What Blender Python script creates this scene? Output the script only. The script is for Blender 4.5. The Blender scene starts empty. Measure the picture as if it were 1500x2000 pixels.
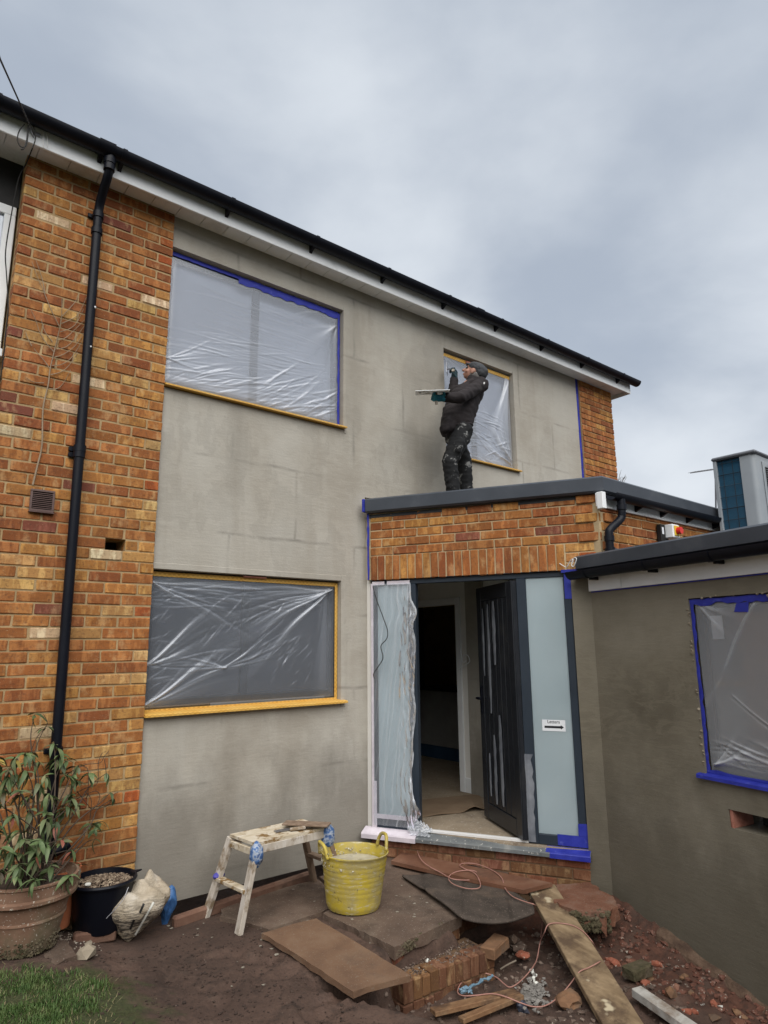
import bpy, bmesh, math, random
import numpy as np
from mathutils import Vector, Matrix, noise as mnoise
random.seed(7); rng = np.random.default_rng(7)
R = math.radians
scene = bpy.context.scene
COL = scene.collection

# ------------------------------------------------------------------ camera
FPX, YAW, PITCH, ROLL = 1279.93, 0.6785007, 0.2023875, -0.0096481
CAM = Vector((-1.62465, -4.61813, 1.50991))
def _rot():
    cy, sy, cp, sp = math.cos(YAW), math.sin(YAW), math.cos(PITCH), math.sin(PITCH)
    f = Vector((sy*cp, cy*cp, sp)); r = Vector((cy, -sy, 0)); u = r.cross(f)
    cr, sr = math.cos(ROLL), math.sin(ROLL)
    return r*cr+u*sr, u*cr-r*sr, f
CR, CU, CF = _rot()
cam = bpy.data.cameras.new('camera'); camo = bpy.data.objects.new('camera', cam); COL.objects.link(camo)
cam.sensor_fit = 'VERTICAL'; cam.sensor_height = 36.0; cam.lens = FPX/2000*36
cam.clip_start = 0.05; cam.clip_end = 3000
camo.matrix_world = Matrix(((CR.x, CU.x, -CF.x, CAM.x), (CR.y, CU.y, -CF.y, CAM.y), (CR.z, CU.z, -CF.z, CAM.z), (0, 0, 0, 1)))
scene.camera = camo

# ------------------------------------------------------------------ world, sun, exposure
SUN_EL, SUN_AZ = R(50), R(207)      # azimuth measured clockwise from +y (facade faces -y)
world = bpy.data.worlds.new('World'); scene.world = world; world.use_nodes = True
wt = world.node_tree; wt.nodes.clear()
def wn(t, **k):
    n = wt.nodes.new(t)
    for a, b in k.items(): setattr(n, a, b)
    return n
sky = wn('ShaderNodeTexSky', sky_type='NISHITA', sun_disc=False, sun_elevation=SUN_EL, sun_rotation=SUN_AZ)
bg1 = wn('ShaderNodeBackground'); bg1.inputs['Strength'].default_value = 0.06
wt.links.new(sky.outputs[0], bg1.inputs['Color'])
tc = wn('ShaderNodeTexCoord'); sep = wn('ShaderNodeSeparateXYZ'); wt.links.new(tc.outputs['Generated'], sep.inputs[0])
zz = wn('ShaderNodeMath', operation='MAXIMUM'); zz.inputs[1].default_value = 0.0; wt.links.new(sep.outputs['Z'], zz.inputs[0])
za = wn('ShaderNodeMath', operation='ADD'); za.inputs[1].default_value = 0.35; wt.links.new(zz.outputs[0], za.inputs[0])
dv = wn('ShaderNodeVectorMath', operation='DIVIDE'); cmb = wn('ShaderNodeCombineXYZ')
for i in range(2): wt.links.new(za.outputs[0], cmb.inputs[i])
cmb.inputs[2].default_value = 1.0
wt.links.new(tc.outputs['Generated'], dv.inputs[0]); wt.links.new(cmb.outputs[0], dv.inputs[1])
n1 = wn('ShaderNodeTexNoise'); n1.inputs['Scale'].default_value = 1.7; n1.inputs['Detail'].default_value = 7; n1.inputs['Roughness'].default_value = .48; n1.inputs['Distortion'].default_value = .15
mp = wn('ShaderNodeMapping'); mp.inputs['Location'].default_value = (1.3, 0.4, 0); mp.inputs['Rotation'].default_value = (0, 0, R(38)); mp.inputs['Scale'].default_value = (1, 1.05, 1)
wt.links.new(dv.outputs[0], mp.inputs[0]); wt.links.new(mp.outputs[0], n1.inputs['Vector'])
cr = wn('ShaderNodeValToRGB'); cr.color_ramp.interpolation = 'EASE'
cr.color_ramp.elements[0].position = .33; cr.color_ramp.elements[0].color = (.455, .515, .605, 1)
cr.color_ramp.elements[1].position = .66; cr.color_ramp.elements[1].color = (.79, .84, .90, 1)
wt.links.new(n1.outputs['Fac'], cr.inputs[0])
# overcast sky brightens towards the horizon
hr = wn('ShaderNodeMapRange'); hr.inputs['From Min'].default_value = 0.0; hr.inputs['From Max'].default_value = .40; hr.inputs['To Min'].default_value = 1.0; hr.inputs['To Max'].default_value = 0.0
wt.links.new(zz.outputs[0], hr.inputs['Value'])
hm = wn('ShaderNodeMath', operation='POWER'); hm.inputs[1].default_value = 1.6; wt.links.new(hr.outputs[0], hm.inputs[0])
hm2 = wn('ShaderNodeMath', operation='MULTIPLY'); hm2.inputs[1].default_value = .9; wt.links.new(hm.outputs[0], hm2.inputs[0])
mx = wn('ShaderNodeMixRGB'); mx.inputs['Color2'].default_value = (.93, .94, .96, 1)
wt.links.new(hm2.outputs[0], mx.inputs['Fac']); wt.links.new(cr.outputs[0], mx.inputs['Color1'])
bg2 = wn('ShaderNodeBackground'); bg2.inputs['Strength'].default_value = 0.36; wt.links.new(mx.outputs[0], bg2.inputs['Color'])
mxs = wn('ShaderNodeMixShader'); mxs.inputs[0].default_value = .93
wt.links.new(bg1.outputs[0], mxs.inputs[1]); wt.links.new(bg2.outputs[0], mxs.inputs[2])
wo = wn('ShaderNodeOutputWorld'); wt.links.new(mxs.outputs[0], wo.inputs[0])

sun = bpy.data.lights.new('sun', 'SUN'); sun.energy = 1.5; sun.angle = R(70); sun.color = (1.0, .965, .91)
suno = bpy.data.objects.new('sun', sun); COL.objects.link(suno)
sd = Vector((math.sin(SUN_AZ)*math.cos(SUN_EL), math.cos(SUN_AZ)*math.cos(SUN_EL), math.sin(SUN_EL)))
suno.rotation_euler = sd.to_track_quat('Z', 'Y').to_euler()
suno.location = (0, -10, 20)
vs = scene.view_settings
vs.view_transform = 'Standard'; vs.look = 'None'; vs.exposure = 1.42; vs.gamma = 1; vs.use_curve_mapping = False
scene.render.engine = 'CYCLES'
scene.cycles.max_bounces = 8; scene.cycles.transparent_max_bounces = 12

# ------------------------------------------------------------------ helpers: points on known planes
def ray(u, v): return (CR*((u-750)/FPX) + CU*(-(v-1000)/FPX) + CF)
def onplane(u, v, n, p0):
    d = ray(u, v); n = Vector(n); return CAM + d*(n.dot(Vector(p0)-CAM)/n.dot(d))
def G(u, v, z): return onplane(u, v, (0, 0, 1), (0, 0, z))
def V(u, v, y): return onplane(u, v, (0, 1, 0), (0, y, 0))
class Frame:
    def __init__(s, o, a, n):
        s.o = Vector(o); s.a = Vector(a).normalized(); s.n = Vector(n).normalized()
    def __call__(s, x, off, z): return s.o + s.a*x + s.n*off + Vector((0, 0, z))
WORLD = Frame((0, 0, 0), (1, 0, 0), (0, 1, 0))
FAC = Frame((0, 0, 0), (1, 0, 0), (0, -1, 0))          # facade: off is towards the garden
PHI = 1.0732806
POR = Frame((1.86, 0, 0), (math.cos(PHI), -math.sin(PHI), 0), (-math.sin(PHI), -math.cos(PHI), 0))
PSI = R(-12)
WNG = Frame((2.775, -1.68, 0), (math.sin(PSI), -math.cos(PSI), 0), (-math.cos(PSI), -math.sin(PSI), 0))
SID = Frame((2.83, -1.785, 0), (1, 0, 0), (0, -1, 0))   # side of the porch, parallel to the facade

# ------------------------------------------------------------------ node materials
class NT:
    def __init__(s, name):
        s.m = bpy.data.materials.new(name); s.m.use_nodes = True; s.t = s.m.node_tree; s.t.nodes.clear()
        s.out = s.n('ShaderNodeOutputMaterial'); s.b = s.n('ShaderNodeBsdfPrincipled'); s.l(s.b.outputs[0], s.out.inputs['Surface'])
    def n(s, t, ins=None, **k):
        nd = s.t.nodes.new(t)
        for a, b in k.items(): setattr(nd, a, b)
        for a, b in (ins or {}).items():
            if isinstance(b, bpy.types.NodeSocket): s.l(b, nd.inputs[a])
            else: nd.inputs[a].default_value = b
        return nd
    def l(s, a, b): s.t.links.new(a, b)
    def set(s, **k):
        for a, b in k.items():
            a = a.replace('_', ' ')
            if isinstance(b, bpy.types.NodeSocket): s.l(b, s.b.inputs[a])
            else: s.b.inputs[a].default_value = b
    def coords(s, kind='Object', scale=(1, 1, 1), rnd=False):
        c = s.n('ShaderNodeTexCoord').outputs[kind]
        if rnd:
            oi = s.n('ShaderNodeObjectInfo'); mu = s.n('ShaderNodeMath', {0: oi.outputs['Random'], 1: 57.0}, operation='MULTIPLY')
            c = s.n('ShaderNodeVectorMath', {0: c, 1: mu.outputs[0]}, operation='ADD').outputs[0]
        return s.n('ShaderNodeMapping', {'Vector': c, 'Scale': scale}).outputs[0]
    def noise(s, vec, scale, detail=4, rough=.55, dist=0):
        return s.n('ShaderNodeTexNoise', {'Vector': vec, 'Scale': scale, 'Detail': detail, 'Roughness': rough, 'Distortion': dist}).outputs['Fac']
    def ramp(s, fac, stops, interp='LINEAR'):
        r = s.n('ShaderNodeValToRGB', {'Fac': fac}); e = r.color_ramp.elements; r.color_ramp.interpolation = interp
        while len(e) < len(stops): e.new(.5)
        for i, (p, c) in enumerate(stops):
            e[i].position = p; e[i].color = (c, c, c, 1) if isinstance(c, (int, float)) else (*c, 1)
        return r.outputs['Color']
    def mix(s, f, a, b, mode='MIX'):
        nd = s.n('ShaderNodeMixRGB', blend_type=mode)
        for i, x in (('Fac', f), ('Color1', a), ('Color2', b)):
            if isinstance(x, bpy.types.NodeSocket): s.l(x, nd.inputs[i])
            else: nd.inputs[i].default_value = x if i == 'Fac' else ((*x, 1) if not isinstance(x, (int, float)) else (x, x, x, 1))
        return nd.outputs[0]
    def bump(s, h, strength=.3, dist=.005, normal=None):
        d = {'Height': h, 'Strength': strength, 'Distance': dist}
        if normal is not None: d['Normal'] = normal
        return s.n('ShaderNodeBump', d).outputs[0]

def nm(name, cols, scale=6, detail=5, rough=.8, bump=.3, bscale=60, bdist=.004, spec=.3, metal=0, stretch=(1, 1, 1), dirt=None, dscale=3, dpos=(.5, .65), speck=None, sscale=120, coat=0):
    """surface with large colour variation, optional dirt patches and specks, fine relief"""
    t = NT(name); c = t.coords(scale=stretch); c0 = t.coords()
    if len(cols) == 1: cols = [(.3, tuple(x*.88 for x in cols[0])), (.7, tuple(min(1, x*1.12) for x in cols[0]))]
    col = t.ramp(t.noise(c, scale, detail), cols)
    if dirt: col = t.mix(t.ramp(t.noise(c0, dscale, 6, .65), [(dpos[0], 0), (dpos[1], 1)]), col, dirt)
    if speck: col = t.mix(t.ramp(t.noise(c0, sscale, 2), [(.64, 0), (.70, 1)]), col, speck)
    t.set(Base_Color=col, Roughness=rough, Metallic=metal)
    t.b.inputs['Specular IOR Level'].default_value = spec
    t.b.inputs['Coat Weight'].default_value = coat
    if bump: t.set(Normal=t.bump(t.noise(c, bscale, 4), bump, bdist))
    return t.m

def brick_mat(name, attr=False, moss=False):
    t = NT(name)
    if attr:
        base = t.n('ShaderNodeAttribute', attribute_name='Col').outputs['Color']; co = t.coords()
    else:
        base = t.n('ShaderNodeObjectInfo').outputs['Color']; co = t.coords(rnd=True)
    def mapv(s): return t.n('ShaderNodeMapping', {'Vector': co, 'Scale': s}).outputs[0]
    band = t.ramp(t.noise(mapv((17, 17, 4)), 1, 3, .6), [(.40, 0), (.50, 1)])       # kiss-mark bands along the brick
    dark = t.mix(1.0, base, (.58, .46, .41), 'MULTIPLY')
    col = t.mix(t.mix(1.0, band, (.75, .75, .75), 'MULTIPLY'), base, dark)
    light = t.mix(.5, base, (.50, .34, .17))
    col = t.mix(t.ramp(t.noise(mapv((13, 13, 7)), 1, 4, .6), [(.55, 0), (.68, .75)]), col, light)
    col = t.mix(t.ramp(t.noise(co, 55, 4, .7), [(.50, 0), (.74, .68)]), col, (.085, .040, .025))
    col = t.mix(t.ramp(t.noise(co, 160, 2), [(.66, 0), (.74, .6)]), col, (.45, .33, .2))
    pos = t.n('ShaderNodeNewGeometry').outputs['Position']
    if moss:   # algae low down near the planting, broken up by noise
        z = t.n('ShaderNodeSeparateXYZ', {0: pos}).outputs['Z']
        hz = t.n('ShaderNodeMapRange', {'Value': z, 'From Min': .15, 'From Max': 1.0, 'To Min': .34, 'To Max': -.2}).outputs[0]
        f = t.n('ShaderNodeMath', {0: hz, 1: t.noise(pos, 3.2, 5, .6)}, operation='ADD').outputs[0]
        col = t.mix(t.ramp(f, [(.66, 0), (1.0, .6)]), col, (.20, .15, .065))
    t.set(Base_Color=col, Roughness=.86); t.b.inputs['Specular IOR Level'].default_value = .25
    h = t.mix(.5, t.noise(co, 90, 4, .7), t.noise(mapv((30, 30, 200)), 1, 3))
    t.set(Normal=t.bump(h, .55, .004))
    return t.m
M = {}
M['brick'] = brick_mat('brick_face', moss=True)
M['brick_joined'] = brick_mat('brick_face_joined', attr=True, moss=True)
M['brick_plain'] = brick_mat('brick_face_plain')
def mortar(name, c):
    t = NT(name); p = t.n('ShaderNodeNewGeometry').outputs['Position']
    col = t.ramp(t.noise(p, 5, 6, .65), [(.3, tuple(x*.62 for x in c)), (.7, c)])
    col = t.mix(t.ramp(t.noise(p, 140, 2), [(.55, 0), (.72, .5)]), col, tuple(x*.5 for x in c))
    t.set(Base_Color=col, Roughness=.95, Normal=t.bump(t.noise(p, 150, 3), .5, .004)); t.b.inputs['Specular IOR Level'].default_value = .1
    return t.m
M['mortar'] = mortar('mortar', (.46, .325, .175))
M['mortar_pale'] = mortar('mortar_pale', (.56, .43, .26))
M['mortar_dark'] = mortar('mortar_dark', (.38, .26, .14))

def render_mat(name, c, dark, light, wet=0, sk=1.0, seed=0., joints=True, frame=None):
    """sand-cement base coat: trowel marks, drying patches, ghosted board joints"""
    t = NT(name); p = t.n('ShaderNodeNewGeometry').outputs['Position']
    p = t.n('ShaderNodeVectorMath', {0: p, 1: (seed, seed, 0)}, operation='ADD').outputs[0]
    def mapv(s, loc=(0, 0, 0)): return t.n('ShaderNodeMapping', {'Vector': p, 'Scale': s, 'Location': loc}).outputs[0]
    col = t.ramp(t.noise(p, 1.1, 6, .6), [(.30, dark), (.48, c), (.68, light)])
    # vertical drying streaks
    st = t.noise(mapv((2.6, 2.6, .35)), 1.0, 5, .6, .3)
    col = t.mix(t.ramp(st, [(.48, 0), (.70, .42*sk)]), col, tuple(x*y for x, y in zip(c, (.72, .67, .61))))
    st2 = t.noise(mapv((5.5, 5.5, .6), (3, 0, 1)), 1.0, 4, .55)
    col = t.mix(t.ramp(st2, [(.58, 0), (.72, .30*sk)]), col, tuple(min(1, x*1.25) for x in c))
    # water marks with a hard edge
    wm = t.noise(mapv((1.0, 1.0, .55), (7, 2, 3)), 1.3, 7, .62)
    col = t.mix(t.ramp(wm, [(.575, 0), (.585, .20*sk), (.70, .08*sk)]), col, tuple(x*.62 for x in c))
    if joints:
        wv_ = t.n('ShaderNodeTexNoise', {'Vector': p, 'Scale': 3.0, 'Detail': 4}); pw = t.n('ShaderNodeVectorMath', {0: p, 1: t.n('ShaderNodeVectorMath', {0: wv_.outputs['Color'], 1: (.05, .05, .05)}, operation='MULTIPLY').outputs[0]}, operation='ADD').outputs[0]
        br = t.n('ShaderNodeTexBrick', {'Vector': t.n('ShaderNodeMapping', {'Vector': pw, 'Rotation': (R(90), 0, 0)}).outputs[0], 'Scale': 1.0, 'Brick Width': 1.2, 'Row Height': .6, 'Mortar Size': .022, 'Mortar Smooth': 1.0,
             'Color1': (0, 0, 0, 1), 'Color2': (0, 0, 0, 1), 'Mortar': (1, 1, 1, 1)})
        jf = t.mix(1.0, br.outputs['Color'], t.ramp(t.noise(p, 2.2, 3), [(.45, 0), (.64, .62)]), 'MULTIPLY')
        col = t.mix(jf, col, tuple(x*.42 for x in c))
    # trowel smears
    tr = t.noise(mapv((3, 3, 22)), 1.2, 5, .65, .8)
    col = t.mix(t.ramp(tr, [(.48, 0), (.72, .20 if wet else .12)]), col, tuple(x*.76 for x in c))
    sw = t.noise(mapv((1.2, 1.2, 3.2), (2, 9, 4)), 2.4, 7, .68, 1.6)      # sweeping trowel strokes
    col = t.mix(t.ramp(sw, [(.50, 0), (.56, .42 if wet else .20), (.64, 0)]), col, tuple(min(1, x*1.22) for x in c))
    col = t.mix(t.ramp(t.noise(p, 220, 2), [(.5, 0), (.8, .25)]), col, tuple(x*.6 for x in c))
    z = t.n('ShaderNodeSeparateXYZ', {0: p}).outputs['Z']    # rising damp along the ground, ragged
    dz = t.n('ShaderNodeMath', {0: t.n('ShaderNodeMapRange', {'Value': z, 'From Min': -.2, 'From Max': 1.25, 'To Min': .75, 'To Max': -.1}).outputs[0], 1: t.noise(mapv((2, 2, 1.2), (4, 4, 4)), 1.4, 5, .6)}, operation='ADD').outputs[0]
    col = t.mix(t.ramp(dz, [(.62, 0), (1.15, .62 if not wet else .5)]), col, tuple(x*.5 for x in dark))
    if not wet:      # freshly trowelled, still damp patches with ragged edges
        for (wx, wz, rx, rz, k) in ((2.62, 3.75, .30, .75, .42), (2.83, 4.45, .16, .30, .38), (1.78, 4.0, .10, .75, .22), (.62, 3.15, .10, .50, .25)):
            dx = t.n('ShaderNodeVectorMath', {0: t.n('ShaderNodeVectorMath', {0: p, 1: (wx, 0, wz)}, operation='SUBTRACT').outputs[0], 1: (1/rx, 0, 1/rz)}, operation='MULTIPLY')
            d = t.n('ShaderNodeVectorMath', {0: dx.outputs[0]}, operation='LENGTH').outputs['Value']
            d = t.n('ShaderNodeMath', {0: d, 1: t.noise(p, 3.5, 6, .65)}, operation='ADD').outputs[0]
            d = t.n('ShaderNodeMath', {0: d, 1: .35}, operation='MULTIPLY').outputs[0]
            col = t.mix(t.ramp(d, [(.30, k), (.50, k*.5), (.55, 0)]), col, tuple(x*.55 for x in c))
    h = t.mix(.5, t.noise(mapv((4, 4, 26)), 2.2, 4, .6), t.noise(p, 60, 5, .7))
    t.set(Base_Color=col, Roughness=.88 if not wet else .7, Normal=t.bump(h, .38, .008)); t.b.inputs['Specular IOR Level'].default_value = .2
    return t.m
M['render'] = render_mat('cement_render', (.385, .358, .310), (.305, .275, .230), (.44, .418, .372))
M['render_wet'] = render_mat('fresh_brown_render', (.172, .152, .114), (.116, .100, .073), (.230, .207, .162), wet=1, sk=.25, seed=5.3, joints=False)

M['white'] = nm('white_upvc', [(.3, (.74, .76, .77)), (.7, (.84, .85, .86))], scale=3, rough=.45, bump=.05, dirt=(.55, .56, .54), dpos=(.58, .85), dscale=2.5)
M['soffit'] = nm('soffit_board', [(.3, (.66, .65, .64)), (.7, (.75, .74, .73))], scale=3, rough=.6, bump=.05, dirt=(.36, .32, .29), dpos=(.5, .8))
M['black'] = nm('black_plastic', [(.3, (.003, .004, .008)), (.7, (.006, .007, .012))], scale=5, rough=.42, bump=.05, spec=.2, dirt=(.012, .012, .013), dpos=(.62, .9))
M['blackm'] = nm('black_paint', [(.3, (.012, .012, .012)), (.7, (.022, .021, .02))], rough=.6, bump=.15)
M['anth'] = nm('anthracite_frame', [(.3, (.018, .026, .038)), (.7, (.028, .038, .052))], scale=4, rough=.42, bump=.06, dirt=(.05, .06, .07), dpos=(.58, .85))
M['roofgrey'] = nm('grey_roof_trim', [(.3, (.044, .051, .063)), (.7, (.064, .072, .087))], scale=3, rough=.42, bump=.10, dirt=(.105, .11, .115), dpos=(.55, .85))
M['felt'] = nm('roof_felt', [(.3, (.04, .042, .045)), (.7, (.06, .062, .066))], rough=.9, bump=.4)
M['tape_blue'] = nm('blue_tape', [(.3, (.018, .026, .26)), (.7, (.034, .046, .36))], scale=14, rough=.45, bump=.5, bscale=40, dirt=(.10, .12, .42), dpos=(.6, .8), dscale=20)
M['tape_pink'] = nm('pale_tape', [(.3, (.50, .45, .50)), (.7, (.62, .57, .61))], scale=14, rough=.5, bump=.4, bscale=40)
def scrim():
    t = NT('orange_scrim_tape'); c = t.coords()
    a = t.n('ShaderNodeTexChecker', {'Vector': t.n('ShaderNodeMapping', {'Vector': c, 'Scale': (1, 1, 1), 'Rotation': (0, 0, 0)}).outputs[0], 'Scale': 56.0, 'Color1': (.62, .35, .06, 1), 'Color2': (.47, .24, .036, 1)}).outputs[0]
    col = t.mix(t.ramp(t.noise(c, 9, 5), [(.35, 0), (.75, .5)]), a, (.66, .45, .14))
    t.set(Base_Color=col, Roughness=.6, Normal=t.bump(t.noise(c, 60, 3), .3, .003)); return t.m
M['scrim'] = scrim()
def glass(name, c, rough=.06, spec=.6):
    t = NT(name); p = t.coords()
    t.set(Base_Color=t.ramp(t.noise(p, 1.5, 3), [(.3, tuple(x*.8 for x in c)), (.7, c)]), Roughness=rough); t.b.inputs['Specular IOR Level'].default_value = spec
    t.b.inputs['Coat Weight'].default_value = .6; t.b.inputs['Coat Roughness'].default_value = .04
    t.set(Normal=t.bump(t.noise(p, 2.0, 2), .02, .01)); return t.m
M['glass_dark'] = glass('window_glass', (.058, .069, .095))
M['glass_mid'] = glass('hazy_window_glass', (.105, .115, .125))
M['glass_sky'] = glass('window_glass_sky_tint', (.45, .49, .58))  # pale sky reflection put into the pane colour
M['frosted'] = glass('frosted_glass', (.42, .50, .53), .42, .4)
t = NT('dusty_frosted_glass'); c = t.coords(); g_ = t.n('ShaderNodeNewGeometry').outputs['Position']
col = t.ramp(t.noise(g_, 2.2, 5, .6), [(.3, (.50, .60, .64)), (.7, (.60, .70, .735))])
col = t.mix(t.ramp(t.noise(t.n('ShaderNodeMapping', {'Vector': g_, 'Scale': (9, 9, 1.2)}).outputs[0], 1.5, 4, .6), [(.5, 0), (.75, .30)]), col, (.56, .61, .62))
col = t.mix(t.ramp(t.noise(g_, 30, 3, .7), [(.66, 0), (.72, .35)]), col, (.62, .64, .62))
t.set(Base_Color=col, Roughness=.34); t.b.inputs['Specular IOR Level'].default_value = .5; t.b.inputs['Coat Weight'].default_value = .25; t.b.inputs['Coat Roughness'].default_value = .12
tl_ = t.n('ShaderNodeBsdfTranslucent', {'Color': (.80, .88, .90, 1)}); t.l(t.n('ShaderNodeMixShader', {0: .5, 1: t.b.outputs[0], 2: tl_.outputs[0]}).outputs[0], t.out.inputs['Surface'])
M['frosted'] = t.m
def film(name, base, ridge, tint=(.82, .85, .90)):
    t = NT(name); at = t.n('ShaderNodeAttribute', attribute_name='ridge').outputs['Fac']
    f = t.n('ShaderNodeMapRange', {'Value': at, 'From Min': 0, 'From Max': 1, 'To Min': base, 'To Max': ridge}).outputs[0]
    tr = t.n('ShaderNodeBsdfTransparent', {'Color': (.93, .95, .97, 1)})
    t.set(Base_Color=(*tint, 1), Roughness=.22); t.b.inputs['Specular IOR Level'].default_value = .8
    gl = t.n('ShaderNodeBsdfGlossy', {'Color': (.9, .93, 1, 1), 'Roughness': .26})
    fr = t.n('ShaderNodeFresnel', {'IOR': 1.5})
    m1 = t.n('ShaderNodeMixShader', {0: f, 1: tr.outputs[0], 2: t.b.outputs[0]})
    m2 = t.n('ShaderNodeMixShader', {0: fr.outputs[0], 1: m1.outputs[0], 2: gl.outputs[0]})
    t.l(m2.outputs[0], t.out.inputs['Surface']); return t.m
M['film_bright'] = film('polythene_milky', .30, .50, (.80, .84, .93))
M['film_dark'] = film('polythene_clear', .11, .40, (.78, .83, .92))
M['film_porch'] = film('polythene_porch', .13, .50)
M['film_wing'] = film('polythene_wing', .22, .48)

# ------------------------------------------------------------------ helpers: geometry and objects
BASE = {}
def thing(name, label, cat, loc, group=None):
    o = bpy.data.objects.new(name, None); o.empty_display_size = .1; COL.objects.link(o)
    o.location = loc; BASE[o] = Vector(loc)
    tag(o, label, cat, group); return o
def tag(o, label=None, cat=None, group=None, kind=None):
    for k, v in (('label', label), ('category', cat), ('group', group), ('kind', kind)):
        if v: o[k] = v
    return o
class MB:
    def __init__(s): s.v = []; s.f = []; s.c = None
    def add(s, vs, fs, col=None):
        b = len(s.v); s.v += [tuple(v) for v in vs]; s.f += [tuple(i+b for i in f) for f in fs]
        if col is not None:
            if s.c is None: s.c = []
            s.c += [col]*len(vs)
        return s
    def box(s, fr, x, o, z, c=0.0, jit=0.0, col=None):
        (x0, x1), (o0, o1), (z0, z1) = sorted(x), sorted(o), sorted(z)
        vs, fs = cbox((x0, o0, z0), (x1, o1, z1), c)
        if jit: vs = [(a+random.uniform(-jit, jit), b+random.uniform(-jit, jit), d+random.uniform(-jit, jit)) for a, b, d in vs]
        return s.add([fr(*v) for v in vs], fs, col)
    def bar(s, p, q, w, h, up=(0, 0, 1), c=0.0):
        """rectangular bar from p to q; w across, h along up"""
        p, q = Vector(p), Vector(q); a = (q-p).normalized(); n = Vector(up).cross(a).normalized(); u = a.cross(n)
        L = (q-p).length
        vs, fs = cbox((0, -w/2, -h/2), (L, w/2, h/2), c)
        return s.add([p+a*x+n*y+u*z for x, y, z in vs], fs)
    def tube(s, pts, r, seg=8, cap=True):
        pts = [Vector(p) for p in pts]; n = len(pts); rs = r if isinstance(r, (list, tuple)) else [r]*n
        vs = []; ref = None
        for i, p in enumerate(pts):
            t = (pts[min(i+1, n-1)]-pts[max(i-1, 0)]).normalized()
            if ref is None: ref = t.orthogonal().normalized()
            ref = (ref - t*ref.dot(t)); ref = ref.normalized() if ref.length > 1e-6 else t.orthogonal().normalized()
            b = t.cross(ref)
            vs += [p+(ref*math.cos(2*math.pi*k/seg)+b*math.sin(2*math.pi*k/seg))*rs[i] for k in range(seg)]
        fs = [(i*seg+k, i*seg+(k+1) % seg, (i+1)*seg+(k+1) % seg, (i+1)*seg+k) for i in range(n-1) for k in range(seg)]
        if cap: fs += [tuple(range(seg))[::-1], tuple((n-1)*seg+k for k in range(seg))]
        return s.add(vs, fs)
    def lathe(s, o, prof, seg=40, close=False, wob=0.0):
        o = Vector(o); vs = []
        for (r, z) in prof:
            for k in range(seg):
                a = 2*math.pi*k/seg; rr = r*(1+wob*mnoise.noise((math.cos(a)*1.3, math.sin(a)*1.3, z*3)))
                vs.append(o+Vector((rr*math.cos(a), rr*math.sin(a), z)))
        n = len(prof)
        fs = [(i*seg+k, i*seg+(k+1) % seg, (i+1)*seg+(k+1) % seg, (i+1)*seg+k) for i in range(n-1) for k in range(seg)]
        if close: fs += [tuple((n-1)*seg+k for k in range(seg))]
        return s.add(vs, fs)
    def prism(s, pts, vec, jit=0):
        """closed polygon (list of 3-D points) pushed along vec"""
        n = len(pts); vec = Vector(vec)
        a = [Vector(p) for p in pts]; b = [p+vec+Vector([random.uniform(-jit, jit) for _ in range(3)]) for p in a]
        return s.add(a+b, [tuple(range(n)), tuple(range(2*n-1, n-1, -1))]+[(i, i+n, (i+1) % n+n, (i+1) % n) for i in range(n)])
    def grid(s, P):
        """P: rows x cols of points"""
        n, m = len(P), len(P[0])
        return s.add([p for r in P for p in r], [(i*m+j, i*m+j+1, (i+1)*m+j+1, (i+1)*m+j) for i in range(n-1) for j in range(m-1)])
    def rock(s, p, r, squash=.7, sub=1, rough=.35):
        bm = bmesh.new(); bmesh.ops.create_icosphere(bm, subdivisions=sub, radius=1)
        sd = Vector([random.uniform(0, 99) for _ in range(3)]); ax = [random.uniform(.65, 1.3) for _ in range(3)]
        rz = random.uniform(0, 6.3); cs, sn = math.cos(rz), math.sin(rz)
        vs = []
        for v in bm.verts:
            k = r*(1+rough*mnoise.noise(v.co*1.4+sd)*2); x, y, z = v.co.x*ax[0]*k, v.co.y*ax[1]*k, v.co.z*ax[2]*k*squash
            vs.append(Vector(p)+Vector((x*cs-y*sn, x*sn+y*cs, z)))
        bm.verts.index_update(); fs = [tuple(v.index for v in f.verts) for f in bm.faces]; bm.free()
        return s.add(vs, fs)
    def mesh(s, name, mat, off=Vector((0, 0, 0)), smooth=False):
        me = bpy.data.meshes.new(name); me.from_pydata([tuple(Vector(v)-off) for v in s.v], [], s.f)
        bm = bmesh.new(); bm.from_mesh(me); bmesh.ops.recalc_face_normals(bm, faces=bm.faces); bm.to_mesh(me); bm.free()
        if s.c:
            at = me.color_attributes.new('Col', 'FLOAT_COLOR', 'POINT')
            at.data.foreach_set('color', [x for c in s.c for x in (*c, 1)])
        if smooth:
            me.polygons.foreach_set('use_smooth', [True]*len(me.polygons))
            if smooth != 'all': me.set_sharp_from_angle(angle=R(40))
        if mat: me.materials.append(M[mat] if isinstance(mat, str) else mat)
        return me
    def build(s, name, mat, parent=None, smooth=False, label=None, kind=None):
        off = BASE[parent] if parent else Vector((0, 0, 0))
        o = bpy.data.objects.new(name, s.mesh(name, mat, off, smooth)); COL.objects.link(o)
        if parent: o.parent = parent; BASE[o] = off
        return tag(o, label, None, None, kind)
    def solo(s, name, mat, label, cat, loc=None, group=None, smooth=False, kind=None):
        if loc is None:
            a = np.array(s.v); loc = ((a[:, 0].min()+a[:, 0].max())/2, (a[:, 1].min()+a[:, 1].max())/2, a[:, 2].min())
        loc = Vector(loc); o = bpy.data.objects.new(name, s.mesh(name, mat, loc, smooth)); COL.objects.link(o); o.location = loc; BASE[o] = loc
        return tag(o, label, cat, group, kind)
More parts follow.
